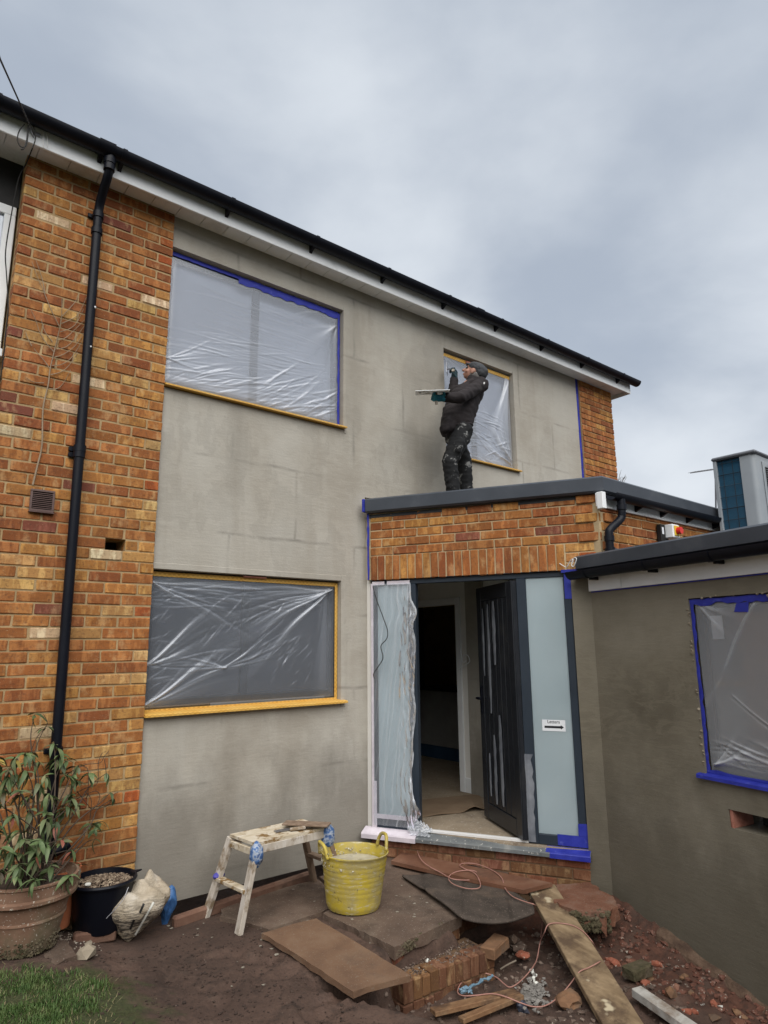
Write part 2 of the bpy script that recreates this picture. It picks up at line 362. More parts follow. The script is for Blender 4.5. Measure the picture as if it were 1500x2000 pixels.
def cbox(a, b, c):
    (x0, y0, z0), (x1, y1, z1) = a, b
    if c <= 0:
        vs = [(x, y, z) for x in (x0, x1) for y in (y0, y1) for z in (z0, z1)]
        return vs, [(0, 1, 3, 2), (4, 6, 7, 5), (0, 4, 5, 1), (2, 3, 7, 6), (0, 2, 6, 4), (1, 5, 7, 3)]
    vs = []; idx = {}
    lo, hi = (x0, y0, z0), (x1, y1, z1)
    for sx in (0, 1):
        for sy in (0, 1):
            for sz in (0, 1):
                sg = (sx, sy, sz)
                for ax in range(3):
                    p = [(hi[i] if sg[i] else lo[i]) if i == ax else ((hi[i]-c) if sg[i] else (lo[i]+c)) for i in range(3)]
                    idx[(sg, ax)] = len(vs); vs.append(tuple(p))
    fs = []
    for ax in range(3):
        o1, o2 = [i for i in range(3) if i != ax]
        for sd in (0, 1):
            q = []
            for u, v in ((0, 0), (1, 0), (1, 1), (0, 1)):
                sg = [0, 0, 0]; sg[ax] = sd; sg[o1] = u; sg[o2] = v; q.append(idx[(tuple(sg), ax)])
            fs.append(tuple(q))
    for ax in range(3):                                  # edges along ax
        o1, o2 = [i for i in range(3) if i != ax]
        for u in (0, 1):
            for v in (0, 1):
                A = [0, 0, 0]; A[o1] = u; A[o2] = v; B = list(A); A[ax] = 0; B[ax] = 1; A, B = tuple(A), tuple(B)
                fs.append((idx[(A, o1)], idx[(A, o2)], idx[(B, o2)], idx[(B, o1)]))
    for sx in (0, 1):
        for sy in (0, 1):
            for sz in (0, 1): fs.append(tuple(idx[((sx, sy, sz), ax)] for ax in range(3)))
    return vs, fs
def wall_holes(mb, fr, x, z, off, holes):
    """front face with openings, their reveals, and a back face"""
    xs = sorted({x[0], x[1]} | {min(max(h[i], x[0]), x[1]) for h in holes for i in (0, 1)})
    zs = sorted({z[0], z[1]} | {min(max(h[i], z[0]), z[1]) for h in holes for i in (2, 3)})
    def inside(cx, cz): return any(h[0] < cx < h[1] and h[2] < cz < h[3] for h in holes)
    solid = {}
    for i in range(len(xs)-1):
        for j in range(len(zs)-1):
            solid[i, j] = not inside((xs[i]+xs[i+1])/2, (zs[j]+zs[j+1])/2)
    f, b = off
    for (i, j), s in solid.items():
        if not s: continue
        a, c, d, e = xs[i], xs[i+1], zs[j], zs[j+1]
        mb.add([fr(a, f, d), fr(c, f, d), fr(c, f, e), fr(a, f, e)], [(0, 1, 2, 3)])
        mb.add([fr(a, b, d), fr(c, b, d), fr(c, b, e), fr(a, b, e)], [(0, 1, 2, 3)])
        for (di, dj, p, q) in ((-1, 0, (a, d), (a, e)), (1, 0, (c, d), (c, e)), (0, -1, (a, d), (c, d)), (0, 1, (a, e), (c, e))):
            if not solid.get((i+di, j+dj), False):
                mb.add([fr(p[0], f, p[1]), fr(q[0], f, q[1]), fr(q[0], b, q[1]), fr(p[0], b, p[1])], [(0, 1, 2, 3)])
    return mb
def clean(o, dist=1e-5):
    bm = bmesh.new(); bm.from_mesh(o.data); bmesh.ops.remove_doubles(bm, verts=bm.verts, dist=dist); bmesh.ops.recalc_face_normals(bm, faces=bm.faces); bm.to_mesh(o.data); bm.free(); return o
def smooth_path(P, n=6):
    P = [Vector(p) for p in P]; out = []
    for i in range(len(P)-1):
        a, b, c, d = P[max(i-1, 0)], P[i], P[i+1], P[min(i+2, len(P)-1)]
        for k in range(n):
            t = k/n
            out.append(.5*((2*b)+(c-a)*t+(2*a-5*b+4*c-d)*t*t+(3*b-a-3*c+d)*t**3))
    return out+[P[-1]]

# bricks: a small library of worn brick meshes, shared by all copies
BRK = {}
def brick_mesh(w, h, d, mat='brick'):
    key = (round(w, 3), round(h, 3), d, random.randrange(4), mat)
    if key not in BRK:
        vs, fs = cbox((-key[0]/2, -d, 0), (key[0]/2, 0, key[1]), .005)
        mb = MB(); mb.add([(x+random.uniform(-.0026, .0026), y+random.uniform(-.002, .002), z+random.uniform(-.0018, .0018)) for x, y, z in vs], fs)
        BRK[key] = mb.mesh('brick', mat)
    return BRK[key]
def add_brick(parent, fr, x0, x1, z0, z1, color, out=0.0, d=.10, name='brick', rot=0, mat='brick'):
    me = brick_mesh(x1-x0, z1-z0, d, mat)
    o = bpy.data.objects.new(name, me); COL.objects.link(o); o.parent = parent
    p = fr((x0+x1)/2, out, z0)-BASE[parent]
    a, n = fr.a, fr.n
    o.matrix_local = Matrix(((a.x, n.x, 0, p.x), (a.y, n.y, 0, p.y), (0, 0, 1, p.z), (0, 0, 0, 1))) @ Matrix.Rotation(rot, 4, 'Y')
    o.color = (*color, 1); return o
def join_brick(mb, fr, x0, x1, z0, z1, color, out=0.0, d=.10):
    mb.box(fr, (x0, x1), (out-d, out), (z0, z1), .006, .0018, color)
PAL = [((.39, .160, .050), 44), ((.315, .114, .040), 21), ((.455, .222, .064), 20), ((.52, .315, .115), 8), ((.66, .53, .34), 3.6), ((.26, .092, .058), 4)]
PALE = [((.54, .30, .095), 5), ((.47, .21, .06), 4), ((.42, .12, .035), 2), ((.60, .40, .17), 2)]
def pick(pal):
    c = random.choices([p[0] for p in pal], [p[1] for p in pal])[0]; k = random.uniform(.86, 1.14)
    return tuple(min(.85, x*k*random.uniform(.96, 1.04)) for x in c)

# ------------------------------------------------------------------ the house
house = thing('house', 'two-storey house with orange brick pier, grey rendered front and white eaves', 'house', (2.5, 0, -.15))
FY = -.03                                                # render face stands 3 cm behind the pier face
pier = MB()
HOLE = (-.338, -.203, 2.172, 2.254)
wall_holes(pier, FAC, (-1.046, -.002), (-.32, 5.0), (-.0055, -.30), [HOLE])
pier = clean(pier.build('brick_pier', 'mortar', house))
dark = MB().box(FAC, (HOLE[0]-.02, HOLE[1]+.02), (-.22, -.21), (HOLE[2]-.02, HOLE[3]+.02)).build('hole_back', 'blackm', house)
PITCH = .2125; nb = 0; rest = MB()
for k in range(-4, 67):
    z0 = .075*k+.0045; z1 = z0+.0655
    xs = [0.0]; odd = k % 2
    if odd: xs.append(-.106)
    while xs[-1] > -1.04: xs.append(xs[-1]-PITCH)
    xs = [x if i in (0,) else x+random.uniform(-.009, .009) for i, x in enumerate(xs)]
    xs[-1] = -1.048
    if xs[-2]-xs[-1] < .05: xs.pop(-2)
    for i in range(len(xs)-1):
        b, a = xs[i]-(.005 if i else 0), xs[i+1]+(.005 if i < len(xs)-2 else 0)
        c = pick(PALE) if (i == 0 and odd and random.random() < .75) else pick(PAL)
        if b > HOLE[0] and a < HOLE[1] and z1 > HOLE[2]+.01 and z0 < HOLE[3]-.01:
            segs = [(a, HOLE[0]), (HOLE[1], b)]
        else: segs = [(a, b)]
        for (p, q) in segs:
            if q-p < .02: continue
            out = random.uniform(-.003, .003)
            if nb < 300 and k >= -2:
                add_brick(pier, FAC, p, q, z0, z1, c, out); nb += 1
            else: join_brick(rest, FAC, p, q, z0, z1, c, out)
rest.build('brick', 'brick_joined', pier, kind='stuff')

def fx(u, v): p = V(u, v, .03); return p.x, p.z
UW = (0.0, fx(670.7, 605.3)[0], 3.442, 4.622)
W2 = (fx(866, 680)[0], fx(1001, 728)[0], 3.428, 4.626)
LW = (0.0, fx(666, 1136)[0], 1.052, 2.068)
wall = MB()
wall_holes(wall, FAC, (.001, 5.362), (-.15, 4.93), (FY, FY-.24), [(-1, UW[1], UW[2], UW[3]), W2, (-1, LW[1], LW[2], LW[3]), (1.90, 2.22, 2.74, 2.845), (2.02, 3.40, -1, 2.2)])
clean(wall.build('rendered_wall', 'render', house))
# plaster bead round the openings: a slightly proud smooth band
for (a, b, c, d, l) in ((UW[1]+.001, UW[1]+.035, UW[2]-.03, UW[3]+.03, 0), (LW[1]+.001, LW[1]+.05, LW[2]-.03, LW[3]+.05, 0), (W2[1]+.001, W2[1]+.03, W2[2]-.03, W2[3]+.03, 0)):
    MB().box(FAC, (a, b), (FY-.05, FY+.004), (c, d), .002).build('render_bead', 'render', house)
MB().box(FAC, (.002, LW[1]), (FY-.05, FY+.004), (LW[3]+.001, LW[3]+.045), .002).build('render_bead', 'render', house)
# right-hand brick corner
corner = MB().box(FAC, (5.366, 6.09), (-.30, -.009), (2.2, 4.88)).build('brick_corner', 'mortar_dark', house)
rest = MB()
for k in range(32, 66):
    z0 = .075*k+.004; z1 = z0+.066; xs = [5.368, 5.47] if k % 2 else [5.368]
    while xs[-1] < 6.0: xs.append(xs[-1]+PITCH*1.02)
    xs[-1] = 6.10+random.uniform(-.004, .004)
    if xs[-1]-xs[-2] < .06: xs.pop(-2)
    for i in range(len(xs)-1): join_brick(rest, FAC, xs[i]+.004, xs[i+1]-.004, z0, z1, pick(PAL[:3]), random.uniform(-.003, .003))
rest.build('brick', 'brick_joined', corner, kind='stuff')
tp = MB()
for i in range(9):
    z = 2.75+i*.24; tp.box(FAC, (5.325+random.uniform(-.004, .004), 5.362+random.uniform(-.002, .004)), (FY, FY+.0035), (z, z+.236), 0, .0008)
tp.build('masking_tape', 'tape_blue', house)

# eaves: soffit boards, fascia, gutter
EO, EX0, EX1, SZ = .178, -5.0, 6.275, 4.873
sof = MB().box(FAC, (EX0, EX1-.02), (-.3, EO-.02), (SZ+.014, SZ+.03)).build('soffit', 'soffit', house)
nx = int((EX1-EX0-.02)/.2)
for i in range(nx):
    a = EX0+i*.2
    if a+.2 < -2.4: continue
    o0 = -.012 if a > -.05 else .006
    MB().box(FAC, (a+.0018, a+.1982), (o0, EO-.018), (SZ, SZ+.012), .0022).build('soffit_board', 'soffit' if a < .3 else 'white', sof)
MB().box(FAC, (EX0, EX1), (EO-.018, EO), (SZ-.026, SZ+.14), .003).build('fascia', 'white', house)
box = MB().box(FAC, (EX1, EX1+.016), (-.35, EO), (SZ-.026, SZ+.14), .002).build('eaves_box_end', 'white', house)
def half_gutter(mb, fr, x0, x1, oc, zc, r, n=14, th=.003):
    for rr in (r, r-th):
        P = [[fr(x, oc+rr*math.cos(a), zc+rr*math.sin(a)) for a in [math.pi+math.pi*i/n for i in range(n+1)]] for x in (x0, x1)]
        mb.grid(P)
    for x in (x0, x1):
        mb.add([fr(x, oc+q*math.cos(a), zc+q*math.sin(a)) for a in [math.pi+math.pi*i/n for i in range(n+1)] for q in (r, r-th)], [(2*i, 2*i+1, 2*i+3, 2*i+2) for i in range(n)])
    for sgn in (-1, 1):
        mb.add([fr(x0, oc+sgn*r, zc), fr(x1, oc+sgn*r, zc), fr(x1, oc+sgn*(r-th), zc), fr(x0, oc+sgn*(r-th), zc)], [(0, 1, 2, 3)])
GO, GZ, GR = EO+.066, 5.008, .063
g = MB(); half_gutter(g, FAC, EX0, EX1+.085, GO, GZ, GR)
gut = g.build('gutter', 'black', house, smooth=True)
for x in (-1.28, -.63, -.49, .35, 1.15, 1.95, 2.75, 3.55, 4.35, 5.15, 5.95):
    b = MB(); half_gutter(b, FAC, x-.016, x+.016, GO, GZ+.003, GR+.005)
    b.prism([FAC(x-.013, EO+.001, GZ-.03), FAC(x-.013, EO+.001, GZ-.098), FAC(x-.013, GO, GZ-.06)], (.026, 0, 0))
    b.build('gutter_bracket', 'black', gut, smooth=True)
for x in (-.61, 3.2): 
    b = MB(); half_gutter(b, FAC, x-.055, x+.055, GO, GZ+.004, GR+.007); b.build('gutter_union', 'black', gut, smooth=True)
roof = MB(); roof.prism([FAC(EX0, EO+.03, GZ+.02), FAC(EX1+.03, EO+.03, GZ+.02), FAC(EX1+.03, -4, GZ+.95), FAC(EX0, -4, GZ+.95)], (0, 0, .05)).build('roof', 'felt', house)
# gable behind the brick corner so that the house has a body
MB().box(FAC, (5.37, 6.088), (-7.5, -.31), (-.2, 4.84)).build('side_wall', 'mortar_dark', house)
MB().box(FAC, (-4.9, 6.05), (-7.6, -7.5), (-.2, 4.84)).build('rear_wall', 'mortar_dark', house)

# downpipe with swan neck
dp = MB(); X = -.575
dp.tube(smooth_path([FAC(X+.005, GO, GZ-.05), FAC(X+.005, GO, GZ-.12), FAC(X+.002, GO-.03, GZ-.20), FAC(X, .10, GZ-.30), FAC(X, .055, GZ-.37), FAC(X, .05, GZ-.45), FAC(X, .05, GZ-.6)], 5), .031, 16)
dpp = dp.build('downpipe', 'black', house, smooth=True)
MB().tube([FAC(X+.0, .05, GZ-.55), FAC(X+.035, .05, -.1)], .032, 16).build('pipe_run', 'black', dpp, smooth=True)
for z, r in ((GZ-.10, .041), (GZ-.15, .038), (GZ-.42, .038), (GZ-.55, .039), (2.83, .040), (2.79, .038), (.9, .040)):
    o = GO if z > GZ-.2 else .05
    xx = X+(.035*(GZ-.55-z)/(GZ-.45) if z < GZ-.55 else 0)
    b = MB().tube([FAC(xx, o, z-.022), FAC(xx, o, z+.022)], r, 16)
    if z < 3.0 or z > 4.5 and o < .1: b.box(FAC, (xx-.06, xx+.045), (.0, .02), (z-.016, z+.016), .003)
    b.build('pipe_collar', 'black', dpp, smooth=True)
sp = MB()
for z, dx in ((3.86, .012), (3.56, .004)): sp.rock(FAC(X+.015+dx, .081, z), .008, 1)
sp.build('paint_fleck', 'white', dpp)

# brown air vent with louvres
vt = MB()
a, b, c, d = -.822, -.679, 2.38, 2.525
for (p, q, r, s_) in ((a, b, d-.014, d), (a, b, c, c+.016), (a, a+.013, c+.016, d-.014), (b-.013, b, c+.016, d-.014)): vt.box(FAC, (p, q), (.001, .022), (r, s_), .002)
vt.box(FAC, (a-.004, b+.004), (.001, .028), (c-.007, c-.001), .002)
M['vent'] = nm('brown_vent_plastic', [(.3, (.10, .062, .055)), (.7, (.15, .10, .09))], rough=.5, bump=.1)
vent = vt.build('air_vent', 'vent', house)
MB().box(FAC, (a+.013, b-.013), (.001, .006), (c+.016, d-.014)).build('vent_back', 'blackm', vent)
for i in range(9):
    z = c+.022+i*.0122
    MB().prism([FAC(a+.013, .008, z+.007), FAC(a+.013, .020, z), FAC(a+.013, .020, z+.002), FAC(a+.013, .008, z+.009)], (b-a-.026, 0, 0)).build('louvre', 'vent', vent)

# windows of the house: frame > panes
def window(parent, fr, x0, x1, z0, z1, off, fw, mulls, pane_mat, fmat='anth', transom=None):
    f = MB(); d = .05
    f.box(fr, (x0, x1), (off-d, off), (z0, z0+fw), .004); f.box(fr, (x0, x1), (off-d, off), (z1-fw, z1), .004)
    f.box(fr, (x0, x0+fw), (off-d, off), (z0+fw, z1-fw), .004); f.box(fr, (x1-fw, x1), (off-d, off), (z0+fw, z1-fw), .004)
    for m in mulls: f.box(fr, (m-fw*.6, m+fw*.6), (off-d, off-.001), (z0+fw, z1-fw), .004)
    f = f.build('window', fmat, parent)
    xs = [x0+fw]+[e for m in mulls for e in (m-fw*.6, m+fw*.6)]+[x1-fw]
    for i in range(0, len(xs), 2):
        # sash moulding proud of the glass, then the pane
        MB().box(fr, (xs[i]+.0005, xs[i+1]-.0005), (off-.034, off-.026), (z0+fw+.0005, z1-fw-.0005)).build('pane', pane_mat, f)
    return f
window(house, FAC, .004, UW[1]-.004, UW[2]+.045, UW[3]-.004, FY-.10, .055, [.80], 'glass_sky')
window(house, FAC, W2[0]+.004, W2[1]-.004, W2[2]+.03, W2[3]-.004, FY-.10, .055, [3.50], 'glass_sky')
window(house, FAC, .004, LW[1]-.004, LW[2]+.06, LW[3]-.004, FY-.10, .055, [.80], 'glass_dark')
def sill(parent, fr, x0, x1, o0, o1, z1, th, mat, name='window_sill'):
    mb = MB(); pr = [(o0, z1+.012), (o1-.012, z1), (o1, z1-.006), (o1, z1-th), (o1-.02, z1-th), (o0, z1-th+.006)]
    P = [fr(x0, o, z) for o, z in pr]
    return mb.prism(P, fr.a*(x1-x0)).build(name, mat, parent)
sill(house, FAC, .002, UW[1]+.015, FY-.11, .018, UW[2]+.024, .018, 'scrim')
sill(house, FAC, W2[0]-.02, W2[1]+.03, FY-.11, .012, W2[2]+.024, .018, 'scrim')
sill(house, FAC, -.002, LW[1]+.035, FY-.11, .028, LW[2]+.022, .020, 'scrim')

# ------------------------------------------------------------------ interior of the hall (seen through the open door)
M['plaster'] = nm('white_wall_paint', [(.3, (.74, .72, .67)), (.7, (.80, .78, .74))], scale=2, rough=.8, bump=.05)
M['hallfloor'] = nm('dusty_hall_floor', [(.3, (.25, .195, .135)), (.7, (.37, .30, .22))], scale=3, rough=.9, bump=.2, dirt=(.17, .13, .095), dpos=(.52, .7), speck=(.5, .46, .4), sscale=60)
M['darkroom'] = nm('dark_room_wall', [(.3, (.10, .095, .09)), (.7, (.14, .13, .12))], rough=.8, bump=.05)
hall = MB()
hx = 3.43
wall_holes(hall, Frame((hx, 0, 0), (0, 1, 0), (-1, 0, 0)), (-1.75, 3.2), (.04, 2.5), (0, -.10), [(.44, 1.25, .0, 1.95)])
clean(hall.build('hall_wall', 'plaster', house))
hl = MB(); hl.box(WORLD, (1.92, 1.98), (-.02, 3.2), (.04, 2.5)).box(WORLD, (1.98, hx), (3.1, 3.2), (.04, 2.5)); hl.build('hall_back_wall', 'plaster', house)
MB().box(WORLD, (1.95, 6), (.0, 3.3), (2.3, 2.36)).build('hall_ceiling', 'plaster', house)
MB().prism([(1.98, -.05, .015), (2.42, -1.08, .015), (2.75, -1.62, .015), (6, -1.62, .015), (6, 3.2, .015), (1.98, 3.2, .015)], (0, 0, .045)).build('hall_floor', 'hallfloor', house)
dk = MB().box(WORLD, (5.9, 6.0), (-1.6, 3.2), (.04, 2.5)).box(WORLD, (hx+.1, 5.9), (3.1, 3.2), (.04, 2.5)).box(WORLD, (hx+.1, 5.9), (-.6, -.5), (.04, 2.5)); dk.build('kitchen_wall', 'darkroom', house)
ar = MB()
for (a, b, c, d) in ((.37, .44, .06, 2.02), (1.25, 1.32, .06, 2.02), (.44, 1.25, 1.95, 2.02)): ar.box(WORLD, (hx-.018, hx+.002), (a, b), (c, d), .003)
ar.box(WORLD, (hx-.014, hx+.002), (-1.7, .37), (.06, .20), .003)
ar.build('door_architrave', 'white', house)
M['cab'] = nm('kitchen_cabinet', [(.3, (.30, .29, .27)), (.7, (.36, .35, .33))], rough=.5, bump=.03)
M['cabblue'] = nm('blue_plinth', [(.3, (.03, .07, .13)), (.7, (.05, .10, .18))], rough=.4, bump=.03)
k = MB().box(WORLD, (4.6, 5.2), (.9, 2.6), (.22, .92), .004).build('kitchen_cabinet', 'cab', house)
MB().box(WORLD, (4.62, 5.2), (.9, 2.6), (.06, .218)).build('plinth', 'cabblue', k)
MB().box(WORLD, (4.56, 5.25), (.85, 2.65), (.922, .96), .004).build('worktop', 'blackm', k)
# alarm box with dangling wires on the hall wall
wx = onplane(918, 1290, (1, 0, 0), (hx, 0, 0))
al = thing('wall_socket_box', 'small open back box with a looped white cable on the hall wall beside the door', 'socket box', (hx-.02, wx.y, wx.z-.05))
MB().box(WORLD, (hx-.015, hx), (wx.y-.035, wx.y+.035), (wx.z-.02, wx.z+.05), .003).build('box', 'anth', al)
lp = [(hx-.018, wx.y, wx.z+.02)]+[(hx-.04, wx.y+.02+.05*math.sin(a*.9), wx.z-.02-.05*math.cos(a*.9)+.03) for a in range(1, 7)]+[(hx-.03, wx.y+.16, wx.z-.10)]
MB().tube(smooth_path(lp, 5), .004, 6).build('wire', 'white', al)

# curled dust sheet on the hall floor
ds = []
a0, a1 = G(822, 1597, .062), G(948, 1583, .062)
for i in range(13):
    t = i/12; e = a0.lerp(a1, t); row = []
    for j in range(7):
        s_ = j/6; lift = .045*math.exp(-((t-.82)/.13)**2)*(1-s_)**2 + .012*math.exp(-((t-.3)/.2)**2)*(1-s_)**2 + .003
        row.append(e+Vector((.5, .55, 0))*s_*.9+Vector((0, 0, lift)))
    ds.append(row)
M['sheet'] = nm('brown_floor_paper', [(.3, (.20, .135, .085)), (.7, (.28, .20, .13))], scale=4, rough=.85, bump=.15)
o = MB().grid(ds).solo('floor_paper', 'sheet', 'brown protective floor paper with a curled edge inside the open doorway', 'floor paper')
o.modifiers.new('thick', 'SOLIDIFY').thickness = .004

# ------------------------------------------------------------------ the porch
porch = thing('porch', 'flat-roofed brick entrance porch with grey frame and frosted side panes', 'porch', (2.6, -.8, -.15))
band = MB(); band.box(POR, (.03, 1.985), (-.14, -.008), (2.082, 2.78)); band.build('brick_band', 'mortar_pale', porch); band = porch.children[-1]
PP = .2225
for k in range(6):
    z0 = 2.296+.0755*k; z1 = z0+.066
    xs = [.062] + ([.062+PP*.5] if k % 2 else [.062+PP*.98])
    while xs[-1] < 1.9: xs.append(xs[-1]+PP*random.uniform(.97, 1.03))
    end = 2.02 if k % 2 == 0 else 1.975
    xs[-1] = end
    if xs[-1]-xs[-2] < .08: xs.pop(-2)
    if z0 > 2.70: break
    for i in range(len(xs)-1):
        last = i == len(xs)-2
        add_brick(band, POR, xs[i]+.005, xs[i+1]-(.005 if not last else -.004), z0, min(z1, 2.70), pick(PAL[:3]+PAL[5:]), random.uniform(-.003, .003)+(.016 if last and k % 2 == 0 else 0))
n = 24; w = (1.735-.064)/n
for i in range(n):
    a = .064+i*w
    add_brick(band, POR, a+.006, a+w-.005, 2.078+random.uniform(-.002, .002), 2.288+random.uniform(-.002, .002), pick(PAL[:3]+PAL[5:]), random.uniform(-.002, .004))
for (a, b, c, d) in ((1.742, 1.96, 2.222, 2.288), (1.742, 1.84, 2.146, 2.212), (1.848, 1.985, 2.146, 2.212), (1.742, 1.93, 2.080, 2.137)):
    add_brick(band, POR, a, b, c, d, pick(PALE), random.uniform(-.003, .003))
MB().box(POR, (.05, 1.75), (-.10, -.004), (2.079, 2.0825)).build('lintel', 'anth', porch)
# side wall parallel to the facade, above the low roof
sw = MB().box(SID, (-.03, 4.4), (-.14, -.008), (1.9, 2.66)).build('side_wall', 'mortar_pale', porch)
for k in range(7):
    z0 = 2.15+.0755*k; z1 = z0+.066
    xs = [.0 if k % 2 else .035]; xs.append(xs[0]+(PP if k % 2 else PP*.5))
    while xs[-1] < 2.4: xs.append(xs[-1]+PP)
    for i in range(len(xs)-1):
        add_brick(sw, SID, xs[i]+(.005 if i else 0), xs[i+1]-.005, z0, z1, pick(PAL[:3]), random.uniform(-.003, .003)+(.014 if i == 0 and k % 2 == 0 else 0))
# plinth
M['mortar_brown'] = mortar('brown_mortar', (.20, .125, .075))
pl = MB().box(POR, (.06, 1.772), (-.14, -.008), (-.34, .012)).build('brick_plinth', 'mortar_brown', porch)
for k in range(-4, 0):
    z0 = .004+.0725*k; xs = [.062]+([.062+PP*.5] if k % 2 else [.062+PP])
    while xs[-1] < 1.7: xs.append(xs[-1]+PP*1.02)
    xs[-1] = 1.776
    if xs[-1]-xs[-2] < .06: xs.pop(-2)
    for i in range(len(xs)-1):
        add_brick(pl, POR, xs[i]+.004, xs[i+1]-.004, z0, z0+.065, tuple(x*random.uniform(.85, 1.1) for x in (.265, .125, .072)), random.uniform(-.003, .002), mat='brick_plain')
# grey frame: head, posts, threshold
fr = MB()
fr.box(POR, (.075, 1.765), (-.085, -.03), (2.035, 2.077), .004)
for (a, b) in ((.075, .115), (.405, .475), (1.335, 1.412), (1.705, 1.765)): fr.box(POR, (a, b), (-.09, -.022), (.062, 2.036), .005)
for (a, b) in ((.115, .405), (1.412, 1.705)): fr.box(POR, (a, b), (-.088, -.024), (.062, .135), .004)
frame = fr.build('entrance_frame', 'anth', porch)
for (a, b) in ((.1155, .4045), (1.4125, 1.7045)): MB().box(POR, (a, b), (-.062, -.042), (.136, 2.034)).build('sidelight_pane', 'frosted', frame)
M['thr'] = nm('worn_threshold', [(.3, (.09, .10, .11)), (.6, (.16, .17, .17)), (.8, (.33, .32, .29))], scale=7, rough=.55, bump=.2, speck=(.5, .48, .44), sscale=50)
MB().prism([POR(.0, -.10, .060), POR(.0, .0, .054), POR(.0, .055, .035), POR(.0, .062, .028), POR(.0, .062, .004), POR(.0, -.10, .0)], POR.a*1.785).build('threshold', 'thr', porch)
MB().prism([POR(.48, -.082, .062), POR(.48, -.03, .062), POR(.48, -.03, .076), POR(.48, -.05, .080), POR(.48, -.082, .076)], POR.a*.855).build('threshold_strip', 'soffit', porch)
# door leaf, hinged on the right post and opened inwards
hp, lp_ = Vector((2.470, -1.150, 0)), Vector((2.790, -.470, 0))
DA = (lp_-hp).normalized(); DN = Vector((-DA.y, DA.x, 0))
if DN.dot(CAM-hp) < 0: DN = -DN
DOR = Frame(hp, DA, DN)
M['doorgrey'] = nm('dark_door_face', [(.3, (.014, .016, .020)), (.7, (.024, .026, .031))], scale=4, rough=.25, bump=.06, dirt=(.06, .06, .058), dpos=(.55, .8))
leaf = MB(); W_ = .76
leaf.box(DOR, (0, W_), (-.045, -.012), (.085, 2.02), .003)
for (a, b, c, d) in ((0, .10, .085, 2.02), (W_-.10, W_, .085, 2.02), (.10, W_-.10, .085, .21), (.10, W_-.10, 1.90, 2.02)): leaf.box(DOR, (a, b), (-.0119, 0), (c, d), .004)
leaf = leaf.build('door', 'doorgrey', porch)
for i in range(6):
    a = .105+i*.092
    MB().box(DOR, (a, a+.088), (-.0115, -.004), (.213, 1.898), .004).build('door_board', 'doorgrey', leaf)
hd = MB(); hd.box(DOR, (W_-.075, W_-.03), (0, .012), (.93, 1.16), .004); hd.tube([DOR(W_-.052, .01, 1.06), DOR(W_-.052, .05, 1.06), DOR(W_-.15, .055, 1.06)], .010, 10)
hd.tube([DOR(W_+.0, -.05, 1.06), DOR(W_+.02, -.09, 1.06), DOR(W_-.09, -.10, 1.06)], .010, 10)
hd.build('handle', 'black', leaf)
# protective film strips torn on the door
M['filmstrip'] = nm('torn_door_film', [(.3, (.11, .12, .14)), (.7, (.25, .265, .29))], scale=9, rough=.3, bump=.5, bscale=30)
for (a, z0, z1, w) in ((.615, 1.25, 1.83, .040), (.50, .95, 1.86, .055), (.375, 1.35, 1.88, .065), (.33, .25, .95, .060), (.46, .24, .78, .055), (.575, .28, .62, .040)):
    mb = MB(); P = []
    for i in range(14):
        t = i/13; z = z0+(z1-z0)*t; q = w*.5*(1-.5*abs(2*t-1)**4)*(1+random.uniform(-.12, .12)); off = .002+.003*random.random()
        P.append([DOR(a-q, off, z), DOR(a+random.uniform(-.006, .006), off+.003, z), DOR(a+q, off, z)])
    o = mb.grid(P).build('film_strip', 'filmstrip', leaf)

# porch roof with grey upstand trim
rf = MB()
c0, c1 = POR(.02, .06, 0), POR(2.06, .06, 0)
c2 = Vector((2.895, -1.865, 0))
rp = [Vector((1.92, -.035, 2.665)), POR(.06, .0, 2.665), POR(1.98, .0, 2.665), Vector((2.85, -1.80, 2.665)), Vector((7.2, -1.80, 2.62)), Vector((7.2, -.31, 2.62)), Vector((6.11, -.31, 2.63)), Vector((6.11, -.035, 2.63))]
rf.prism(rp, (0, 0, -.03)); rf.build('porch_roof', 'felt', porch)
def trim(mb, pts, prof):
    """profile (off, z) swept along a plan polyline with mitred corners; off to the right of travel"""
    pts = [Vector(p) for p in pts]; rows = []
    for i, p in enumerate(pts):
        d0 = (pts[i]-pts[i-1]).normalized() if i else None; d1 = (pts[i+1]-pts[i]).normalized() if i < len(pts)-1 else None
        nn = [Vector((d.y, -d.x, 0)) for d in (d0, d1) if d]
        m = sum(nn, Vector((0, 0, 0))).normalized(); k = 1/max(.3, m.dot(nn[0]))
        rows.append([p+m*k*o+Vector((0, 0, z)) for o, z in prof])
    for r in rows: r.append(r[0])
    mb.grid(rows)
    for r in (rows[0], rows[-1]): mb.add(r[:-1], [tuple(range(len(prof)))])
    return mb
tm = MB()
prof = [(-.10, -.03), (.045, -.03), (.062, -.015), (.066, .085), (.050, .100), (.02, .106), (-.05, .100), (-.10, .05)]
pa, pb = POR(.045, .0, 2.705), POR(2.03, .0, 2.695)
trim(tm, [pa, pb, Vector((7.1, pb.y+.0, 2.66))], prof)
tm.build('roof_trim', 'roofgrey', porch, smooth=True)
